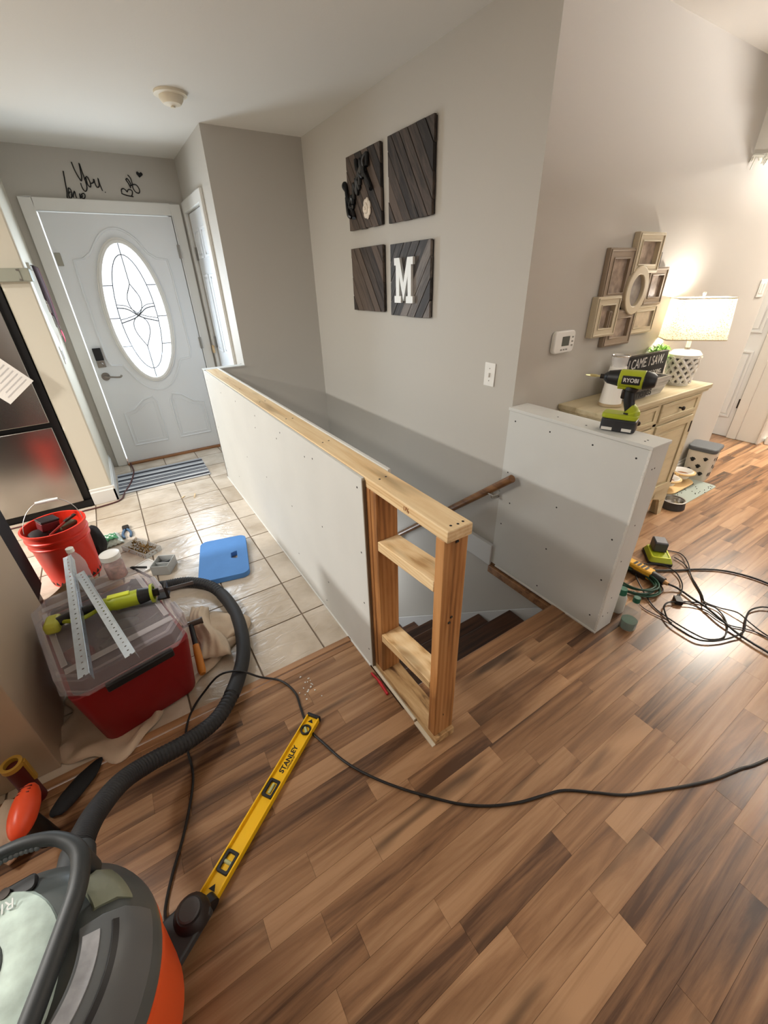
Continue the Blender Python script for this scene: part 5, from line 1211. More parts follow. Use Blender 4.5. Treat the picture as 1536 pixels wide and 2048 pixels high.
for xa, xb in ((1.476, 1.911), (1.959, 2.394)):
    k_ = MB(); k_.box(xa, xb, 0.426, 0.44, 0.766, 0.868); k_.ring(rectf(xa, xb, 0.766, 0.868), rectf(xa + 0.022, xb - 0.022, 0.786, 0.848), 0.419, 0.426, plane='xz')
    dr = k_.obj('drawer', CONS, ct, world=True, bevel=0.002)
    k_ = MB(); k_.cyl(((xa + xb) / 2, 0.426, 0.817), ((xa + xb) / 2, 0.408, 0.817), 0.005); k_.ell(((xa + xb) / 2, 0.402, 0.817), (0.013, 0.009, 0.013)); k_.obj('knob', DARKMETAL, dr, world=True)
    k_ = MB(); k_.box(xa, xb, 0.428, 0.44, 0.232, 0.738); k_.ring(rectf(xa, xb, 0.232, 0.738), rectf(xa + 0.045, xb - 0.045, 0.277, 0.693), 0.419, 0.428, plane='xz')
    k_.box(xa + 0.065, xb - 0.065, 0.423, 0.428, 0.297, 0.673)
    dr = k_.obj('cabinet_door', CONS, ct, world=True, bevel=0.002)
    hx = xb + 0.002 if xa > 1.9 else xa - 0.002
    for zz in (0.30, 0.66): k_ = MB(); k_.box(hx - 0.006, hx + 0.006, 0.416, 0.428, zz - 0.035, zz + 0.035); k_.obj('hinge', DARKMETAL, dr, world=True)
k_ = MB()
def bracket(xa, s_): return [(xa, 0.20), (xa, 0.0), (xa + s_ * 0.045, 0.0)] + [(xa + s_ * (0.055 + 0.05 * i / 8), 0.03 + 0.11 * math.sin(PI / 2 * i / 8)) for i in range(9)] + [(xa + s_ * 0.20, 0.17), (xa + s_ * 0.20, 0.20)]
k_.prism(bracket(1.43, 1), 0.43, 0.45, plane='xz'); k_.prism(bracket(2.44, -1), 0.43, 0.45, plane='xz'); k_.box(1.62, 2.25, 0.43, 0.45, 0.17, 0.20)
k_.obj('apron', CONS, ct, world=True)
for x_, y_ in ((1.43, 0.65), (2.40, 0.65), (1.43, 0.45), (2.40, 0.45)): k_ = MB(); k_.box(x_, x_ + 0.04, y_, y_ + 0.04, 0, 0.2); k_.obj('leg', CONS, ct, world=True, bevel=0.002)

# white pitcher
pt = T('vase', (1.565, 0.515, 0.915), 'tall white dotted vase with a glass top on the console, left of the sign', 'vase')
k_ = MB(); k_.lathe([(0.0, 0.0), (0.052, 0.0), (0.056, 0.006), (0.054, 0.02), (0.040, 0.20), (0.0, 0.20)], n=36); k_.obj('body', CERAM, pt)
k_ = MB(); k_.lathe([(0.057, 0.001), (0.0585, 0.004), (0.056, 0.016), (0.053, 0.018)], n=36); k_.obj('foot_band', mat('beige_band', (176, 156, 122), 0.6), pt)
k_ = MB(); k_.lathe([(0.036, 0.199), (0.040, 0.25), (0.038, 0.25), (0.033, 0.199)], n=36, closed=True); k_.obj('glass_collar', mat('clear_glass', (236, 236, 236), 0.03, alpha=0.3), pt)
k_ = MB(); k_.tube([(0.0405 * math.cos(t), 0.0405 * math.sin(t), 0.251) for t in [2 * PI * i / 30 for i in range(30)]], 0.003, 6, closed=True); k_.obj('rim', CHROME, pt)
k_ = MB()
for t, z in ((-1.2, 0.06), (-1.0, 0.17), (-2.2, 0.12), (-0.4, 0.11), (0.6, 0.1), (2.0, 0.15)):
    r = 0.055 - 0.075 * z; c = Vector((r * math.cos(t), r * math.sin(t), z)); k_.cyl(c, c + Vector((math.cos(t), math.sin(t), 0)) * 0.0015, 0.010, n=14)
k_.obj('dot', mat('taupe_dot', (150, 140, 124), 0.5), pt, kind='stuff')

# planter box with script, sign, plant
bx = T('wooden_box', (1.86, 0.55, 0.915), 'whitewashed wooden box with black script in the middle of the console', 'box')
k_ = MB(); k_.add([(-0.17, -0.06, 0), (0.17, -0.06, 0), (0.17, 0.06, 0), (-0.17, 0.06, 0), (-0.20, -0.085, 0.10), (0.20, -0.085, 0.10), (0.20, 0.085, 0.10), (-0.20, 0.085, 0.10), (-0.185, -0.07, 0.10), (0.185, -0.07, 0.10), (0.185, 0.07, 0.10), (-0.185, 0.07, 0.10), (-0.16, -0.05, 0.01), (0.16, -0.05, 0.01), (0.16, 0.05, 0.01), (-0.16, 0.05, 0.01)],
   [(3, 2, 1, 0), (0, 1, 5, 4), (1, 2, 6, 5), (2, 3, 7, 6), (3, 0, 4, 7), (4, 5, 9, 8), (5, 6, 10, 9), (6, 7, 11, 10), (7, 4, 8, 11), (8, 9, 13, 12), (9, 10, 14, 13), (10, 11, 15, 14), (11, 8, 12, 15), (12, 13, 14, 15)])
k_.obj('box_body', WHITEWASH, bx, bevel=0.002)
k_ = MB(); k_.add([(-0.172, -0.0635, 0.002), (0.0, -0.0635, 0.002), (0.0, -0.088, 0.098), (-0.199, -0.088, 0.098)], [(0, 1, 2, 3)]); k_.obj('grey_panel', mat('grey_wash', (104, 102, 98), 0.7, var=0.2), bx)
text('script_lettering', 'friends', 0.062, LETTER, bx, (-0.075, -0.080, 0.040), (PI / 2 - 0.25, 0, 0), shear=0.35, bold=0.001)
sg = T('sign', (1.955, 0.592, 0.975), 'black block sign reading I CAME. I SAW. standing in the box on the console', 'sign')
k_ = MB(); k_.box(-0.235, 0.235, -0.0125, 0.0125, 0, 0.15); k_.obj('block', mat('sign_black', (28, 27, 28), 0.6), sg, bevel=0.0015)
SW = mat('sign_white', (214, 212, 206), 0.7)
text('lettering', 'I CAME. I SAW.', 0.075, SW, sg, (0.01, -0.0130, 0.105), (PI / 2, 0, 0), sx=0.76)
text('lettering', 'I FORGOT WHAT I WAS DOING.', 0.034, SW, sg, (0.0, -0.0130, 0.038), (PI / 2, 0, 0), sx=0.82)
plt = T('potted_plant', (2.19, 0.632, 0.915), 'small bright green bushy plant between sign and lamp', 'plant')
k_ = MB(); k_.lathe([(0, 0), (0.03, 0), (0.038, 0.06), (0.034, 0.06), (0.03, 0.05), (0, 0.05)], n=24); k_.obj('pot', CERAM, plt)
k_ = MB(); rs = random.Random(21)
for i in range(300):
    th = rs.uniform(0, 2 * PI); ph = rs.uniform(0.15, 1.7); r = rs.uniform(0.05, 0.085)
    c = Vector((math.sin(ph) * math.cos(th), math.sin(ph) * math.sin(th), math.cos(ph) * 1.0)) * r + Vector((0, 0, 0.15))
    c.y = max(min(c.y, 0.055), -0.07 if c.z > 0.215 else -0.022); a_ = Vector((rs.gauss(0, 1), rs.gauss(0, 1), rs.gauss(0, 1))).normalized() * 0.017; b_ = a_.orthogonal().normalized() * 0.0045
    k_.add([c - a_, c + b_, c + a_, c - b_], [(0, 1, 2, 3)])
k_.obj('foliage', mat('leaf_green', (140, 190, 86), 0.5, var=0.25, vscale=40), plt, kind='stuff', smooth=False)
k_ = MB()
for i in range(14):
    th = rs.uniform(0, 6.28); k_.tube([(0, 0, 0.05), (0.02 * math.cos(th), 0.015 * math.sin(th), 0.12), (0.05 * math.cos(th), 0.02 * math.sin(th), 0.17)], 0.0012, 4)
k_.obj('stem', mat('stem_green', (88, 124, 58), 0.6), plt, kind='stuff')

# table lamp
LX, LY = 2.325, 0.545
tl = T('table_lamp', (LX, LY, 0.915), 'white lattice table lamp with a lit cream shade on the console', 'lamp')
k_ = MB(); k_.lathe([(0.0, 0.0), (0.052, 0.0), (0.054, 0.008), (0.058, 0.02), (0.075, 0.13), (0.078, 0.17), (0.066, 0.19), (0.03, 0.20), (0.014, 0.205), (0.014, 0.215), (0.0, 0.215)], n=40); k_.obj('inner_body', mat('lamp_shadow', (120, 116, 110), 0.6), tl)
def rb(z): return 0.061 + (0.020 * z / 0.165)
k_ = MB()
for s_ in (-1, 1):
    for i in range(11):
        k_.tube([((rb(z) + 0.001) * math.cos(2 * PI * i / 11 + s_ * z * 11), (rb(z) + 0.001) * math.sin(2 * PI * i / 11 + s_ * z * 11), z) for z in [0.015 + 0.15 * q / 12 for q in range(13)]], 0.0095, 6)
k_.obj('lattice', CERAM, tl)
k_ = MB(); k_.lathe([(0.0, 0.0), (0.060, 0.0), (0.064, 0.018), (0.0, 0.02)], n=40); k_.obj('foot', CERAM, tl)
k_ = MB(); k_.lathe([(0.0, 0.16), (0.085, 0.160), (0.086, 0.178), (0.07, 0.196), (0.03, 0.203), (0.0, 0.204)], n=40); k_.obj('shoulder', CERAM, tl)
k_ = MB(); k_.cyl((0, 0, 0.2), (0, 0, 0.31), 0.012); k_.obj('neck', CERAM, tl)
k_ = MB(); k_.cyl((0, 0, 0.47), (0, 0, 0.495), 0.006); k_.ell((0, 0, 0.50), 0.009); k_.obj('finial', CERAM, tl)
# square-ish drum shade: rounded rectangle, open top and bottom
def shade_mat():
    m = bpy.data.materials.new('lamp_shade'); m.use_nodes = True; nt = m.node_tree
    b = nt.nodes['Principled BSDF']; b.inputs['Base Color'].default_value = srgb(238, 226, 200); b.inputs['Roughness'].default_value = 0.9
    tr_ = nt.nodes.new('ShaderNodeBsdfTranslucent'); tr_.inputs[0].default_value = srgb(252, 240, 214)
    mx = nt.nodes.new('ShaderNodeMixShader'); mx.inputs[0].default_value = 0.22
    tc = nt.nodes.new('ShaderNodeTexCoord'); n = nt.nodes.new('ShaderNodeTexNoise'); n.inputs['Scale'].default_value = 170; n.inputs['Detail'].default_value = 2
    nt.links.new(tc.outputs['Object'], n.inputs['Vector'])
    r = nt.nodes.new('ShaderNodeValToRGB'); r.color_ramp.elements[0].position = 0.40; r.color_ramp.elements[0].color = srgb(196, 172, 134); r.color_ramp.elements[1].position = 0.47; r.color_ramp.elements[1].color = srgb(252, 240, 214)
    nt.links.new(n.outputs['Fac'], r.inputs['Fac']); nt.links.new(r.outputs['Color'], tr_.inputs[0]); nt.links.new(r.outputs['Color'], b.inputs['Base Color'])
    nt.links.new(b.outputs[0], mx.inputs[1]); nt.links.new(tr_.outputs[0], mx.inputs[2]); nt.links.new(mx.outputs[0], nt.nodes['Material Output'].inputs[0]); return m
LR = math.radians(41)
rot2 = lambda L_: [(a_ * math.cos(LR) - b_ * math.sin(LR), a_ * math.sin(LR) + b_ * math.cos(LR)) for a_, b_ in L_]
k_ = MB(); ob = rot2(rrect(-0.10, 0.10, -0.155, 0.155, 0.02, 6)); ot = rot2(rrect(-0.09, 0.09, -0.140, 0.140, 0.02, 6)); n = len(ob)
z0, z1 = 0.265, 0.478
k_.add([(a_, b_, z0) for a_, b_ in ob] + [(a_, b_, z1) for a_, b_ in ot], [(i, (i + 1) % n, n + (i + 1) % n, n + i) for i in range(n)])
o = k_.obj('lamp_shade', shade_mat(), tl)
k_ = MB(); k_.tube([(a_, b_, z0) for a_, b_ in ob], 0.003, 6, closed=True); k_.tube([(a_, b_, z1) for a_, b_ in ot], 0.003, 6, closed=True); k_.tube([(-0.10 * math.cos(LR), -0.10 * math.sin(LR), z1 - 0.004), (0.10 * math.cos(LR), 0.10 * math.sin(LR), z1 - 0.004)], 0.0015, 5); k_.obj('shade_trim', mat('shade_trim', (206, 190, 160), 0.8), tl)
k_ = MB(); k_.ell((0, 0, 0.36), (0.028, 0.028, 0.036)); k_.obj('bulb', mat('bulb_glow', (255, 240, 214), 0.4, emit=(255, 236, 206), estr=4), tl)
ld = bpy.data.lights.new('lamp_bulb_light', 'POINT'); ld.energy = 9.5; ld.color = (1.0, 0.96, 0.91); ld.shadow_soft_size = 0.04
lo_ = bpy.data.objects.new('lamp_bulb_light', ld); COL.objects.link(lo_); lo_.location = (LX, LY, 0.915 + 0.44)

# ------------------------------------------------------------------ photo collage
cg = T('photo_collage', (1.84, 0.70, 1.45), 'cluster of seven cream picture frames in one collage on the wall', 'photo frame')
FR1 = mat('frame_cream', (206, 194, 168), 0.5); FR2 = mat('frame_taupe', (156, 140, 122), 0.5); PH = mat('photo_sepia', (160, 144, 130), 0.35, var=0.45, vscale=22); PH2 = mat('photo_pale', (186, 172, 150), 0.35, var=0.2, vscale=25)
k_ = MB(); k_.box(1.62, 2.05, 0.694, 0.699, 1.25, 1.62); k_.obj('back_bar', BLACK, cg, world=True)
def frame(x0, x1, z0, z1, bw, y_, m, photo, nm='frame'):
    k_ = MB(); k_.ring(rectf(x0, x1, z0, z1), rectf(x0 + bw, x1 - bw, z0 + bw, z1 - bw), y_, 0.699, plane='xz')
    k_.ring(rectf(x0 + 0.006, x1 - 0.006, z0 + 0.006, z1 - 0.006), rectf(x0 + 0.014, x1 - 0.014, z0 + 0.014, z1 - 0.014), y_ - 0.005, y_, plane='xz')
    k_.ring(rectf(x0 + bw - 0.006, x1 - bw + 0.006, z0 + bw - 0.006, z1 - bw + 0.006), rectf(x0 + bw, x1 - bw, z0 + bw, z1 - bw), y_ - 0.004, y_, plane='xz')
    f_ = k_.obj(nm, m, cg, world=True, bevel=0.002)
    k_ = MB(); k_.box(x0 + bw - 0.002, x1 - bw + 0.002, 0.688, 0.692, z0 + bw - 0.002, z1 - bw + 0.002); k_.obj('photo', photo, f_, world=True)
    return f_
frame(1.752, 1.990, 1.525, 1.704, 0.040, 0.668, FR1, PH)
frame(1.545, 1.765, 1.395, 1.636, 0.046, 0.676, FR2, PH)
frame(1.935, 2.128, 1.367, 1.552, 0.040, 0.676, FR2, PH)
frame(1.508, 1.706, 1.238, 1.428, 0.042, 0.664, FR1, PH)
frame(1.640, 1.890, 1.180, 1.360, 0.044, 0.672, FR2, PH)
frame(1.880, 2.120, 1.222, 1.370, 0.034, 0.680, FR1, PH2)
k_ = MB(); k_.ring(oval(1.828, 1.445, 0.098, 0.114), oval(1.828, 1.445, 0.060, 0.074), 0.658, 0.69, plane='xz'); f_ = k_.obj('oval_frame', FR1, cg, world=True, bevel=0.004)
k_ = MB(); k_.prism(oval(1.828, 1.445, 0.064, 0.078), 0.676, 0.68, plane='xz'); k_.obj('photo', mat('photo_grey', (150, 142, 134), 0.35, var=0.4, vscale=24), f_, world=True)

# garland under the hall header
k_ = MB(); rs = random.Random(31)
k_.tube(cr([(2.735, 0.69 - 0.12 * i, 2.078 - 0.02 * (i % 2)) for i in range(14)]), 0.008, 6)
for i in range(150):
    y_ = 0.69 - rs.uniform(0, 1.5); L = rs.uniform(0.015, 0.06); k_.tube([(2.735 + rs.uniform(-.01, .01), y_, 2.075), (2.73 + rs.uniform(-.02, .02), y_ + rs.uniform(-.02, .02), 2.07 - L)], 0.0035, 4)
tag(k_.obj('garland', mat('frosty_white', (240, 242, 232), 0.3), kind='stuff'), 'white icicle garland along the hall header beam', 'garland', kind='stuff')

# ------------------------------------------------------------------ impact driver on the short half wall
im = T('impact_driver', (1.075, 0.185, 0.9635), 'lime and black cordless impact driver standing on the short half wall', 'impact driver', rz=math.radians(110))
# local +x = towards the bit, z up
k_ = MB(); k_.prism(rrect(-0.062, 0.068, -0.038, 0.038, 0.016), 0.002, 0.052); bt = k_.obj('battery', mat('battery_black', (44, 46, 50), 0.4), im, bevel=0.006)
k_ = MB(); k_.box(-0.05, -0.015, 0.0375, 0.0392, 0.008, 0.020); k_.box(0.02, 0.06, 0.0375, 0.0392, 0.006, 0.018); k_.obj('label', mat('label_white', (214, 212, 206), 0.5), bt, smooth=False)
k_ = MB(); k_.prism(rrect(-0.060, 0.070, -0.037, 0.037, 0.016), 0.052, 0.072); k_.obj('foot', LIME, im, bevel=0.005)
k_ = MB(); k_.tube(cr([(-0.028, 0, 0.066), (-0.022, 0, 0.09), (-0.012, 0, 0.12), (-0.008, 0, 0.155), (-0.012, 0, 0.175)]), [0.026] * 4 + [0.020] * 16 + [0.024] * 5, 14); k_.obj('grip', BLACK, im)
k_ = MB(); k_.tube(cr([(-0.036, 0, 0.066), (-0.030, 0, 0.085), (-0.018, 0, 0.095)]), [0.028] * 5 + [0.024] * 8, 12); k_.obj('grip_base', LIME, im)
k_ = MB(); k_.cyl((-0.072, 0, 0.205), (-0.045, 0, 0.205), 0.030, 0.036, n=24); k_.cyl((-0.085, 0, 0.205), (-0.072, 0, 0.205), 0.020, 0.030, n=24); k_.obj('rear_cap', BLACK, im, bevel=0.003)
k_ = MB(); k_.cyl((-0.046, 0, 0.206), (0.042, 0, 0.206), 0.035, 0.033, n=24); k_.obj('motor_housing', LIME, im, bevel=0.004)
k_ = MB(); k_.box(-0.036, 0.028, -0.0362, 0.0362, 0.190, 0.222); k_.obj('badge', BLACK, im, bevel=0.003)
text('brand_lettering', 'RYOBI', 0.021, mat('sign_white'), im, (-0.004, 0.0368, 0.206), (PI / 2, 0, PI), bold=0.0005, sx=0.9)
text('brand_lettering', 'RYOBI', 0.021, mat('sign_white'), im, (-0.004, -0.0368, 0.206), (PI / 2, 0, 0), bold=0.0005, sx=0.9)
k_ = MB(); k_.cyl((0.040, 0, 0.206), (0.085, 0, 0.206), 0.032, 0.024, n=24); k_.cyl((0.085, 0, 0.206), (0.098, 0, 0.206), 0.022, 0.012, n=20); k_.obj('nose_cone', BLACK, im, bevel=0.003)
k_ = MB(); k_.cyl((0.096, 0, 0.206), (0.112, 0, 0.206), 0.009, n=14); k_.obj('chuck', DARKMETAL, im)
k_ = MB(); k_.cyl((0.11, 0, 0.206), (0.125, 0, 0.206), 0.004, n=6); k_.cyl((0.125, 0, 0.206), (0.150, 0, 0.206), 0.006, n=10); k_.cyl((0.15, 0, 0.206), (0.168, 0, 0.206), 0.0045, 0.002, n=6); k_.obj('driver_bit', mat('bit_gold', (200, 190, 140), 0.3, metal=0.8), im)
k_ = MB(); k_.box(0.004, 0.022, -0.009, 0.009, 0.128, 0.165); k_.obj('trigger', DARKMETAL, im, bevel=0.005)
k_ = MB(); k_.tube(cr([(-0.012, 0.0, 0.178), (0.015, 0, 0.178), (0.040, 0, 0.178)]), 0.014, 10); k_.obj('lower_housing', LIME, im)

# ------------------------------------------------------------------ floor things right of the short half wall
cg_ = T('battery_charger', (1.86, 0.155, 0), 'lime green battery charger with a grey battery on the floor', 'charger', rz=math.radians(40))
k_ = MB(); k_.prism(rrect(-0.085, 0.085, -0.065, 0.065, 0.015), 0.0, 0.018); k_.obj('base', BLACK, cg_, bevel=0.003)
k_ = taper(MB(), 0.083, 0.063, 0.018, 0.07, 0.052, 0.045, 0.015, 0.012); k_.obj('housing', LIME, cg_, bevel=0.003)
k_ = MB(); k_.ring(rrect(-0.07, 0.07, -0.05, 0.05, 0.012), rrect(-0.062, 0.062, -0.043, 0.043, 0.01), 0.045, 0.049); k_.obj('rim', mat('lime_light'), cg_)
k_ = MB(); k_.cb((0.03, 0.005, 0.077), (0.075, 0.075, 0.060)); k_.cb((0.03, 0.005, 0.047), (0.05, 0.04, 0.01))
bt = T('battery_pack', (1.885, 0.175, 0.0), 'grey battery pack seated in the lime charger', 'battery', rz=math.radians(40))
k_ = MB(); k_.cb((0.0, 0.0, 0.080), (0.082, 0.072, 0.062)); k_.obj('case', mat('battery_grey', (66, 68, 72), 0.4), bt, bevel=0.006)
k_ = MB(); k_.cb((0.0, 0.0, 0.112), (0.070, 0.058, 0.004)); k_.obj('top_plate', mat('battery_top', (120, 122, 126), 0.35), bt, bevel=0.001)
yt = T('corded_tool', (1.615, 0.08, 0.035), 'yellow corded power tool with a black grip on the floor by the charger', 'power tool', rz=math.radians(-92))
k_ = MB(); k_.prism(rrect(-0.13, 0.02, -0.028, 0.028, 0.012), -0.026, 0.028); k_.obj('motor_housing', YTOOL, yt, bevel=0.008)
k_ = MB(); [k_.box(-0.09 + 0.022 * i, -0.078 + 0.022 * i, -0.018, 0.018, 0.027, 0.0295) for i in range(4)]; k_.obj('vent_slot', BLACK, yt, kind='stuff')
k_ = MB(); k_.cyl((0.015, 0, 0), (0.085, 0, 0), 0.030, 0.022, n=20); k_.obj('grip', BLACK, yt, bevel=0.003)
k_ = MB(); k_.cyl((0.083, 0, 0), (0.105, 0, 0), 0.015, 0.010, n=14); k_.obj('cord_collar', mat('tan_collar', (196, 150, 96), 0.5), yt)
k_ = MB(); k_.cyl((-0.13, 0, 0), (-0.16, 0, 0), 0.03, 0.022, n=18); k_.box(-0.10, 0.0, -0.034, -0.026, -0.03, 0.0); k_.obj('gear_head', DARKMETAL, yt, bevel=0.003)
# green coil
k_ = MB(); gp = []
for i in range(121):
    t = 2 * PI * i / 24; r = 0.115 - 0.004 * (i / 24) + 0.012 * math.sin(t * 1.3); gp.append((1.50 + r * math.cos(t), 0.115 + r * 1.25 * math.sin(t), 0.008 + 0.008 * (i / 24) + 0.002 * math.sin(3 * t)))
k_.tube(gp, 0.0055, 7); tag(k_.obj('cable_coil', mat('dark_green_cable', (24, 66, 50), 0.45)), 'coil of dark green cable beside the short half wall', 'cable')
CORDS = [
 ('thick black cord bowing across the floor right of the charger', 0.0055, [(1.70,0.11,0.008),(1.726,0.086,0.008),(1.818,0.023,0.008),(1.931,-0.043,0.008),(2.021,-0.118,0.008),(2.075,-0.205,0.008),(2.1,-0.317,0.008),(2.1,-0.6,0.008)]),
 ('thick black tool cord running diagonally from the yellow power tool', 0.0055, [(1.612,-0.025,0.035),(1.64,-0.055,0.02),(1.646,-0.087,0.012),(1.628,-0.149,0.012),(1.606,-0.215,0.018),(1.566,-0.301,0.020),(1.54,-0.379,0.012),(1.524,-0.45,0.012),(1.518,-0.508,0.012),(1.5,-0.7,0.008)]),
 ('thin black charger cord nearest the far wall', 0.0032, [(1.93,0.17,0.02),(1.985,0.15,0.008),(2.01,0.089,0.008),(1.936,0.018,0.016),(1.841,-0.043,0.008),(1.773,-0.102,0.008),(1.709,-0.157,0.008),(1.641,-0.194,0.018),(1.60,-0.222,0.024)]),
 ('thin black cord running beside the charger cord to the right edge', 0.0032, [(1.939,0.093,0.01),(1.923,0.037,0.01),(1.882,-0.012,0.01),(1.79,-0.082,0.005),(1.72,-0.146,0.005),(1.664,-0.188,0.005),(1.675,-0.254,0.005),(1.686,-0.325,0.020),(1.664,-0.393,0.012),(1.638,-0.469,0.01),(1.6,-0.7,0.006)]),
 ('black cord arching from the charger to the plug', 0.0035, [(1.724,0.162,0.01),(1.797,0.098,0.01),(1.794,0.024,0.012),(1.741,-0.037,0.01),(1.656,-0.080,0.022),(1.568,-0.105,0.014)]),
 ('black cord sweeping in the widest loop over the bright floor patch', 0.0035, [(1.726,0.131,0.012),(1.649,0.147,0.012),(1.571,0.126,0.02),(1.508,0.075,0.024),(1.453,0.003,0.012),(1.405,-0.067,0.006),(1.386,-0.131,0.006),(1.368,-0.202,0.012),(1.368,-0.271,0.012),(1.388,-0.318,0.006),(1.446,-0.353,0.006),(1.51,-0.351,0.006),(1.583,-0.322,0.006),(1.639,-0.276,0.006),(1.652,-0.226,0.010),(1.619,-0.169,0.006),(1.559,-0.122,0.008)]),
 ('black cord looping from the plug and rising at the right edge', 0.004, [(1.527,-0.123,0.018),(1.501,-0.095,0.014),(1.452,-0.092,0.014),(1.395,-0.121,0.02),(1.346,-0.171,0.014),(1.337,-0.226,0.014),(1.336,-0.284,0.014),(1.359,-0.321,0.014),(1.421,-0.358,0.014),(1.493,-0.383,0.014),(1.554,-0.396,0.022),(1.61,-0.386,0.014),(1.682,-0.365,0.014),(1.76,-0.352,0.014),(1.824,-0.367,0.014),(1.863,-0.394,0.014),(1.95,-0.5,0.01)]),
 ('thin black cord running straight from the plug to the right edge', 0.003, [(1.538,-0.123,0.02),(1.58,-0.177,0.008),(1.595,-0.231,0.006),(1.579,-0.287,0.006),(1.577,-0.339,0.006),(1.608,-0.387,0.006),(1.626,-0.425,0.006),(1.629,-0.473,0.006),(1.62,-0.7,0.006)]),
 ('short dark cord curling in front of the green coil', 0.0035, [(1.427,0.059,0.014),(1.439,0.018,0.008),(1.473,-0.016,0.008),(1.524,-0.03,0.008),(1.577,-0.023,0.008),(1.607,0.001,0.006),(1.636,0.023,0.006)]),
 ('thin grey cord nearest the bottle of green liquid', 0.0025, [(1.40,0.037,0.006),(1.365,-0.012,0.006),(1.353,-0.063,0.006),(1.36,-0.125,0.006),(1.365,-0.174,0.006)]),
]
for i, (lb, r, P_) in enumerate(CORDS):
    k_ = MB(); k_.tube(cr(P_), r, 7); tag(k_.obj('power_cord', CORDM if i < 9 else mat('grey_cord', (78, 66, 58), 0.6)), lb, 'cord', 'cords tangled on the floor')
k_ = MB(); k_.cb((1.548, -0.112, 0.014), (0.05, 0.034, 0.024), 0.7); k_.cyl((1.56, -0.10, 0.014), (1.60, -0.09, 0.012), 0.009, 0.005, n=10)
tag(k_.obj('plug', BLACK, bevel=0.005), 'black plug where the thin cords meet on the floor', 'plug')
# bottles
gbt = T('spray_bottle', (1.165, -0.062, 0), 'clear bottle a third full of green liquid at the half wall corner', 'bottle')
CLB = mat('clear_bottle', (226, 232, 230), 0.06, alpha=0.28)
k_ = MB(); k_.lathe([(0.0, 0.0), (0.034, 0.0), (0.037, 0.006), (0.037, 0.10), (0.030, 0.13), (0.014, 0.155), (0.013, 0.165), (0.0, 0.165)], n=32); k_.obj('bottle_body', CLB, gbt)
k_ = MB(); k_.lathe([(0.0, 0.003), (0.0335, 0.003), (0.0355, 0.008), (0.0355, 0.048), (0.0, 0.048)], n=28); k_.obj('green_liquid', mat('green_liquid', (10, 84, 66), 0.1), gbt)
k_ = MB(); k_.cyl((0, 0, 0.163), (0, 0, 0.19), 0.016, n=20); k_.obj('cap', mat('cap_green', (20, 92, 70), 0.4), gbt, bevel=0.002)
gb2 = T('bottle', (1.235, 0.035, 0), 'small dark green capped bottle behind the clear one at the half wall', 'bottle')
k_ = MB(); k_.lathe([(0.0, 0.0), (0.028, 0.0), (0.030, 0.006), (0.030, 0.09), (0.022, 0.11), (0, 0.112)], n=28); k_.obj('bottle_body', mat('pale_grey_plastic', (186, 188, 182), 0.4), gb2)
k_ = MB(); k_.cyl((0, 0, 0.108), (0, 0, 0.145), 0.022, 0.020, n=20); k_.obj('cap', mat('cap_green'), gb2, bevel=0.002)

# ------------------------------------------------------------------ pet things beyond the console
pc = T('pet_food_container', (3.30, 0.585, 0), 'white pet food container with black paw prints and grey lid', 'container', rz=0.15)
k_ = taper(MB(), 0.085, 0.085, 0.0, 0.10, 0.095, 0.25, 0.03, 0.035); k_.obj('body', mat('container_white', (206, 198, 184), 0.5, var=0.05), pc, bevel=0.004)
k_ = MB(); k_.prism(rrect(-0.108, 0.108, -0.104, 0.104, 0.035), 0.25, 0.285); k_.obj('lid', mat('lid_slate', (84, 88, 92), 0.4), pc, bevel=0.008)
rs = random.Random(17)
def paw(x_, z_, s_, side):
    k_ = MB()
    for dx, dz, r in ((0, 0, 0.42), (-0.48, 0.32, 0.19), (-0.18, 0.58, 0.2), (0.18, 0.58, 0.2), (0.48, 0.32, 0.19)):
        off = 0.0075 * z_ / 0.25 * 2
        if side: c = (-0.086 - 0.06 * z_, x_ + dx * s_, z_ + dz * s_); k_.cyl(c, (c[0] - 0.003, c[1], c[2]), r * s_, n=10)
        else: c = (x_ + dx * s_, -0.086 - 0.042 * z_, z_ + dz * s_); k_.cyl(c, (c[0], c[1] - 0.002, c[2]), r * s_, n=10)
    k_.obj('paw_print', LETTER, pc, smooth=False)
for x_, z_, s_ in ((-0.05, 0.19, 0.022), (0.035, 0.17, 0.03), (-0.02, 0.12, 0.026), (0.05, 0.09, 0.022), (-0.06, 0.06, 0.026), (0.01, 0.04, 0.03)): paw(x_, z_, s_, False)
for x_, z_, s_ in ((-0.045, 0.19, 0.026), (0.04, 0.17, 0.03), (-0.01, 0.12, 0.028), (0.045, 0.08, 0.026), (-0.04, 0.06, 0.028)): paw(x_, z_, s_, True)
bf = T('bowl_stand', (2.93, 0.59, 0), 'curved wooden double bowl stand behind the console leg', 'bowl stand')
WD = mat('pale_bent_wood', (214, 180, 128), 0.45)
k_ = MB(); k_.prism(rrect(-0.21, 0.21, -0.085, 0.085, 0.08, 8), 0.018, 0.03); k_.obj('base_board', WD, bf, bevel=0.003)
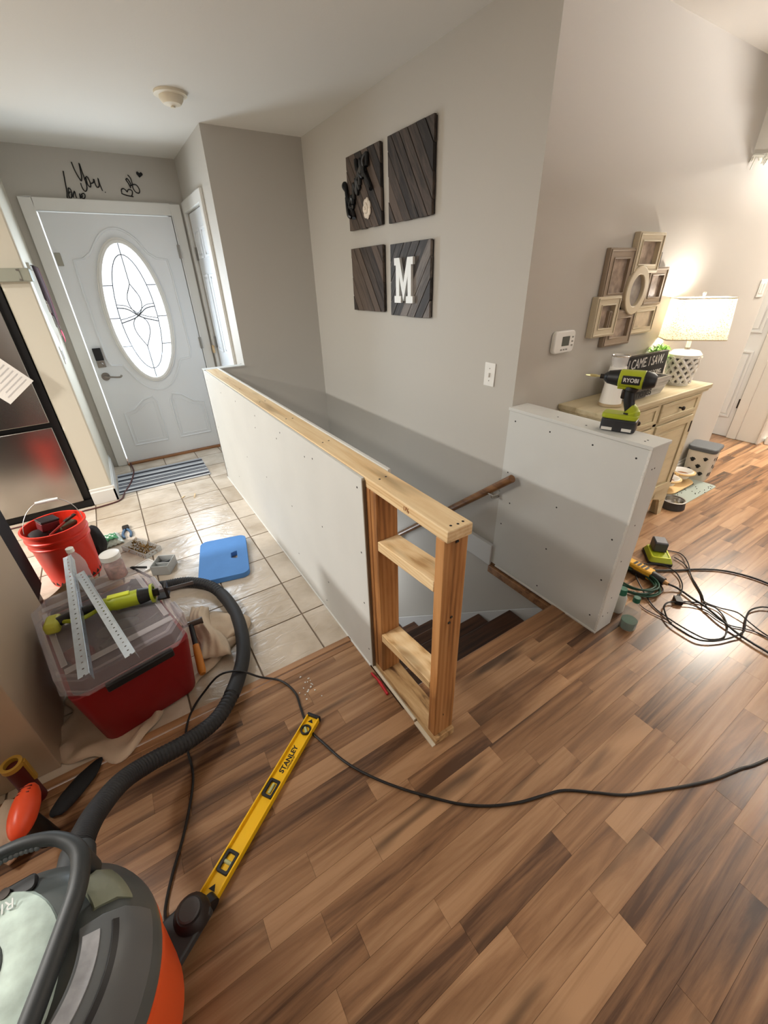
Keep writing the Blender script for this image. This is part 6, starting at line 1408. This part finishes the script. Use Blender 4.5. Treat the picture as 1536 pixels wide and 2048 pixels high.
for x_ in (-0.11, 0.11):
    k_ = MB(); k_.ring(oval(x_, 0, 0.088, 0.088), oval(x_, 0, 0.066, 0.066), 0.105, 0.117); k_.obj('ring_top', WD, bf, bevel=0.002)
    k_ = MB(); k_.cyl((x_ * 0.2, 0.0, 0.02), (x_ * 0.2, 0.0, 0.112), 0.012); k_.obj('post', WD, bf)
    b_ = T('bowl', (2.93 + x_, 0.59, 0.062), 'small pet bowl with kibble in the %s ring of the wooden stand' % ('near' if x_ < 0 else 'far'), 'bowl', group='bowls in the wooden stand')
    k_ = MB(); k_.lathe([(0.0, 0.0), (0.045, 0.0), (0.068, 0.056), (0.074, 0.058), (0.070, 0.062), (0.062, 0.056), (0.042, 0.008), (0.0, 0.008)], n=32); k_.obj('dish', WHITEP, b_)
    k_ = MB(); k_.lathe([(0.0, 0.03), (0.05, 0.030), (0.05, 0.028), (0, 0.01)], n=20); k_.obj('kibble', mat('kibble', (142, 96, 58), 0.9, bump=1, bscale=150, var=0.3, vscale=90), b_, kind='stuff')
for x_ in (-0.18, 0.18): k_ = MB(); k_.cyl((x_, 0, 0), (x_, 0, 0.018), 0.015); k_.obj('foot', WD, bf)
pm = T('pet_mat', (2.96, 0.475, 0), 'pale grey feeding mat on the planks past the console', 'mat', rz=0.0)
k_ = MB(); k_.prism(rrect(-0.27, 0.27, -0.085, 0.205, 0.03), 0.0005, 0.004); k_.obj('mat_sheet', mat('mat_pale_grey', (150, 160, 152), 0.35), pm, bevel=0.001)
k_ = MB()
for i in range(34): k_.ell((rs.uniform(-0.28, 0.24), rs.uniform(-0.10, 0.05), 0.0065 if True else 0), 0.0035, 6, 4)
tag(k_.obj('spilled_kibble', mat('kibble_dark', (56, 38, 30), 0.8), kind='stuff'), 'spilled kibble scattered on the grey feeding mat', 'kibble', kind='stuff'); bpy.context.scene.objects[-1] if False else None
for o in COL.objects:
    if o.name.startswith('spilled_kibble'): o.location = (2.96, 0.475, 0)
pb = T('pet_bowl', (2.60, 0.43, 0), 'dark grey pet bowl beside the console foot', 'bowl')
k_ = MB(); k_.lathe([(0.0, 0.0), (0.078, 0.0), (0.082, 0.004), (0.076, 0.052), (0.076, 0.058), (0.068, 0.058), (0.062, 0.02), (0.0, 0.018)], n=36); k_.obj('shell', mat('bowl_dark', (58, 56, 56), 0.5), pb)
k_ = MB(); k_.lathe([(0.076, 0.056), (0.079, 0.061), (0.070, 0.062), (0.068, 0.057)], n=36, closed=True); k_.obj('rim', NICKEL, pb)
k_ = MB(); k_.lathe([(0.0, 0.022), (0.061, 0.022), (0.067, 0.056), (0.063, 0.056), (0.058, 0.026), (0, 0.026)], n=36); k_.obj('steel_liner', CHROME, pb)
ds = T('door_stop', (4.70, 0.545, 0), 'small white object on the floor at the hall baseboard', 'door stop', rz=0.3)
k_ = MB(); k_.prism([(-0.07, 0.0), (0.07, 0.0), (0.07, 0.03), (0.0, 0.04), (-0.04, 0.08), (-0.07, 0.09)], -0.03, 0.03, plane='xz'); k_.obj('wedge', WHITEP, ds, bevel=0.006)
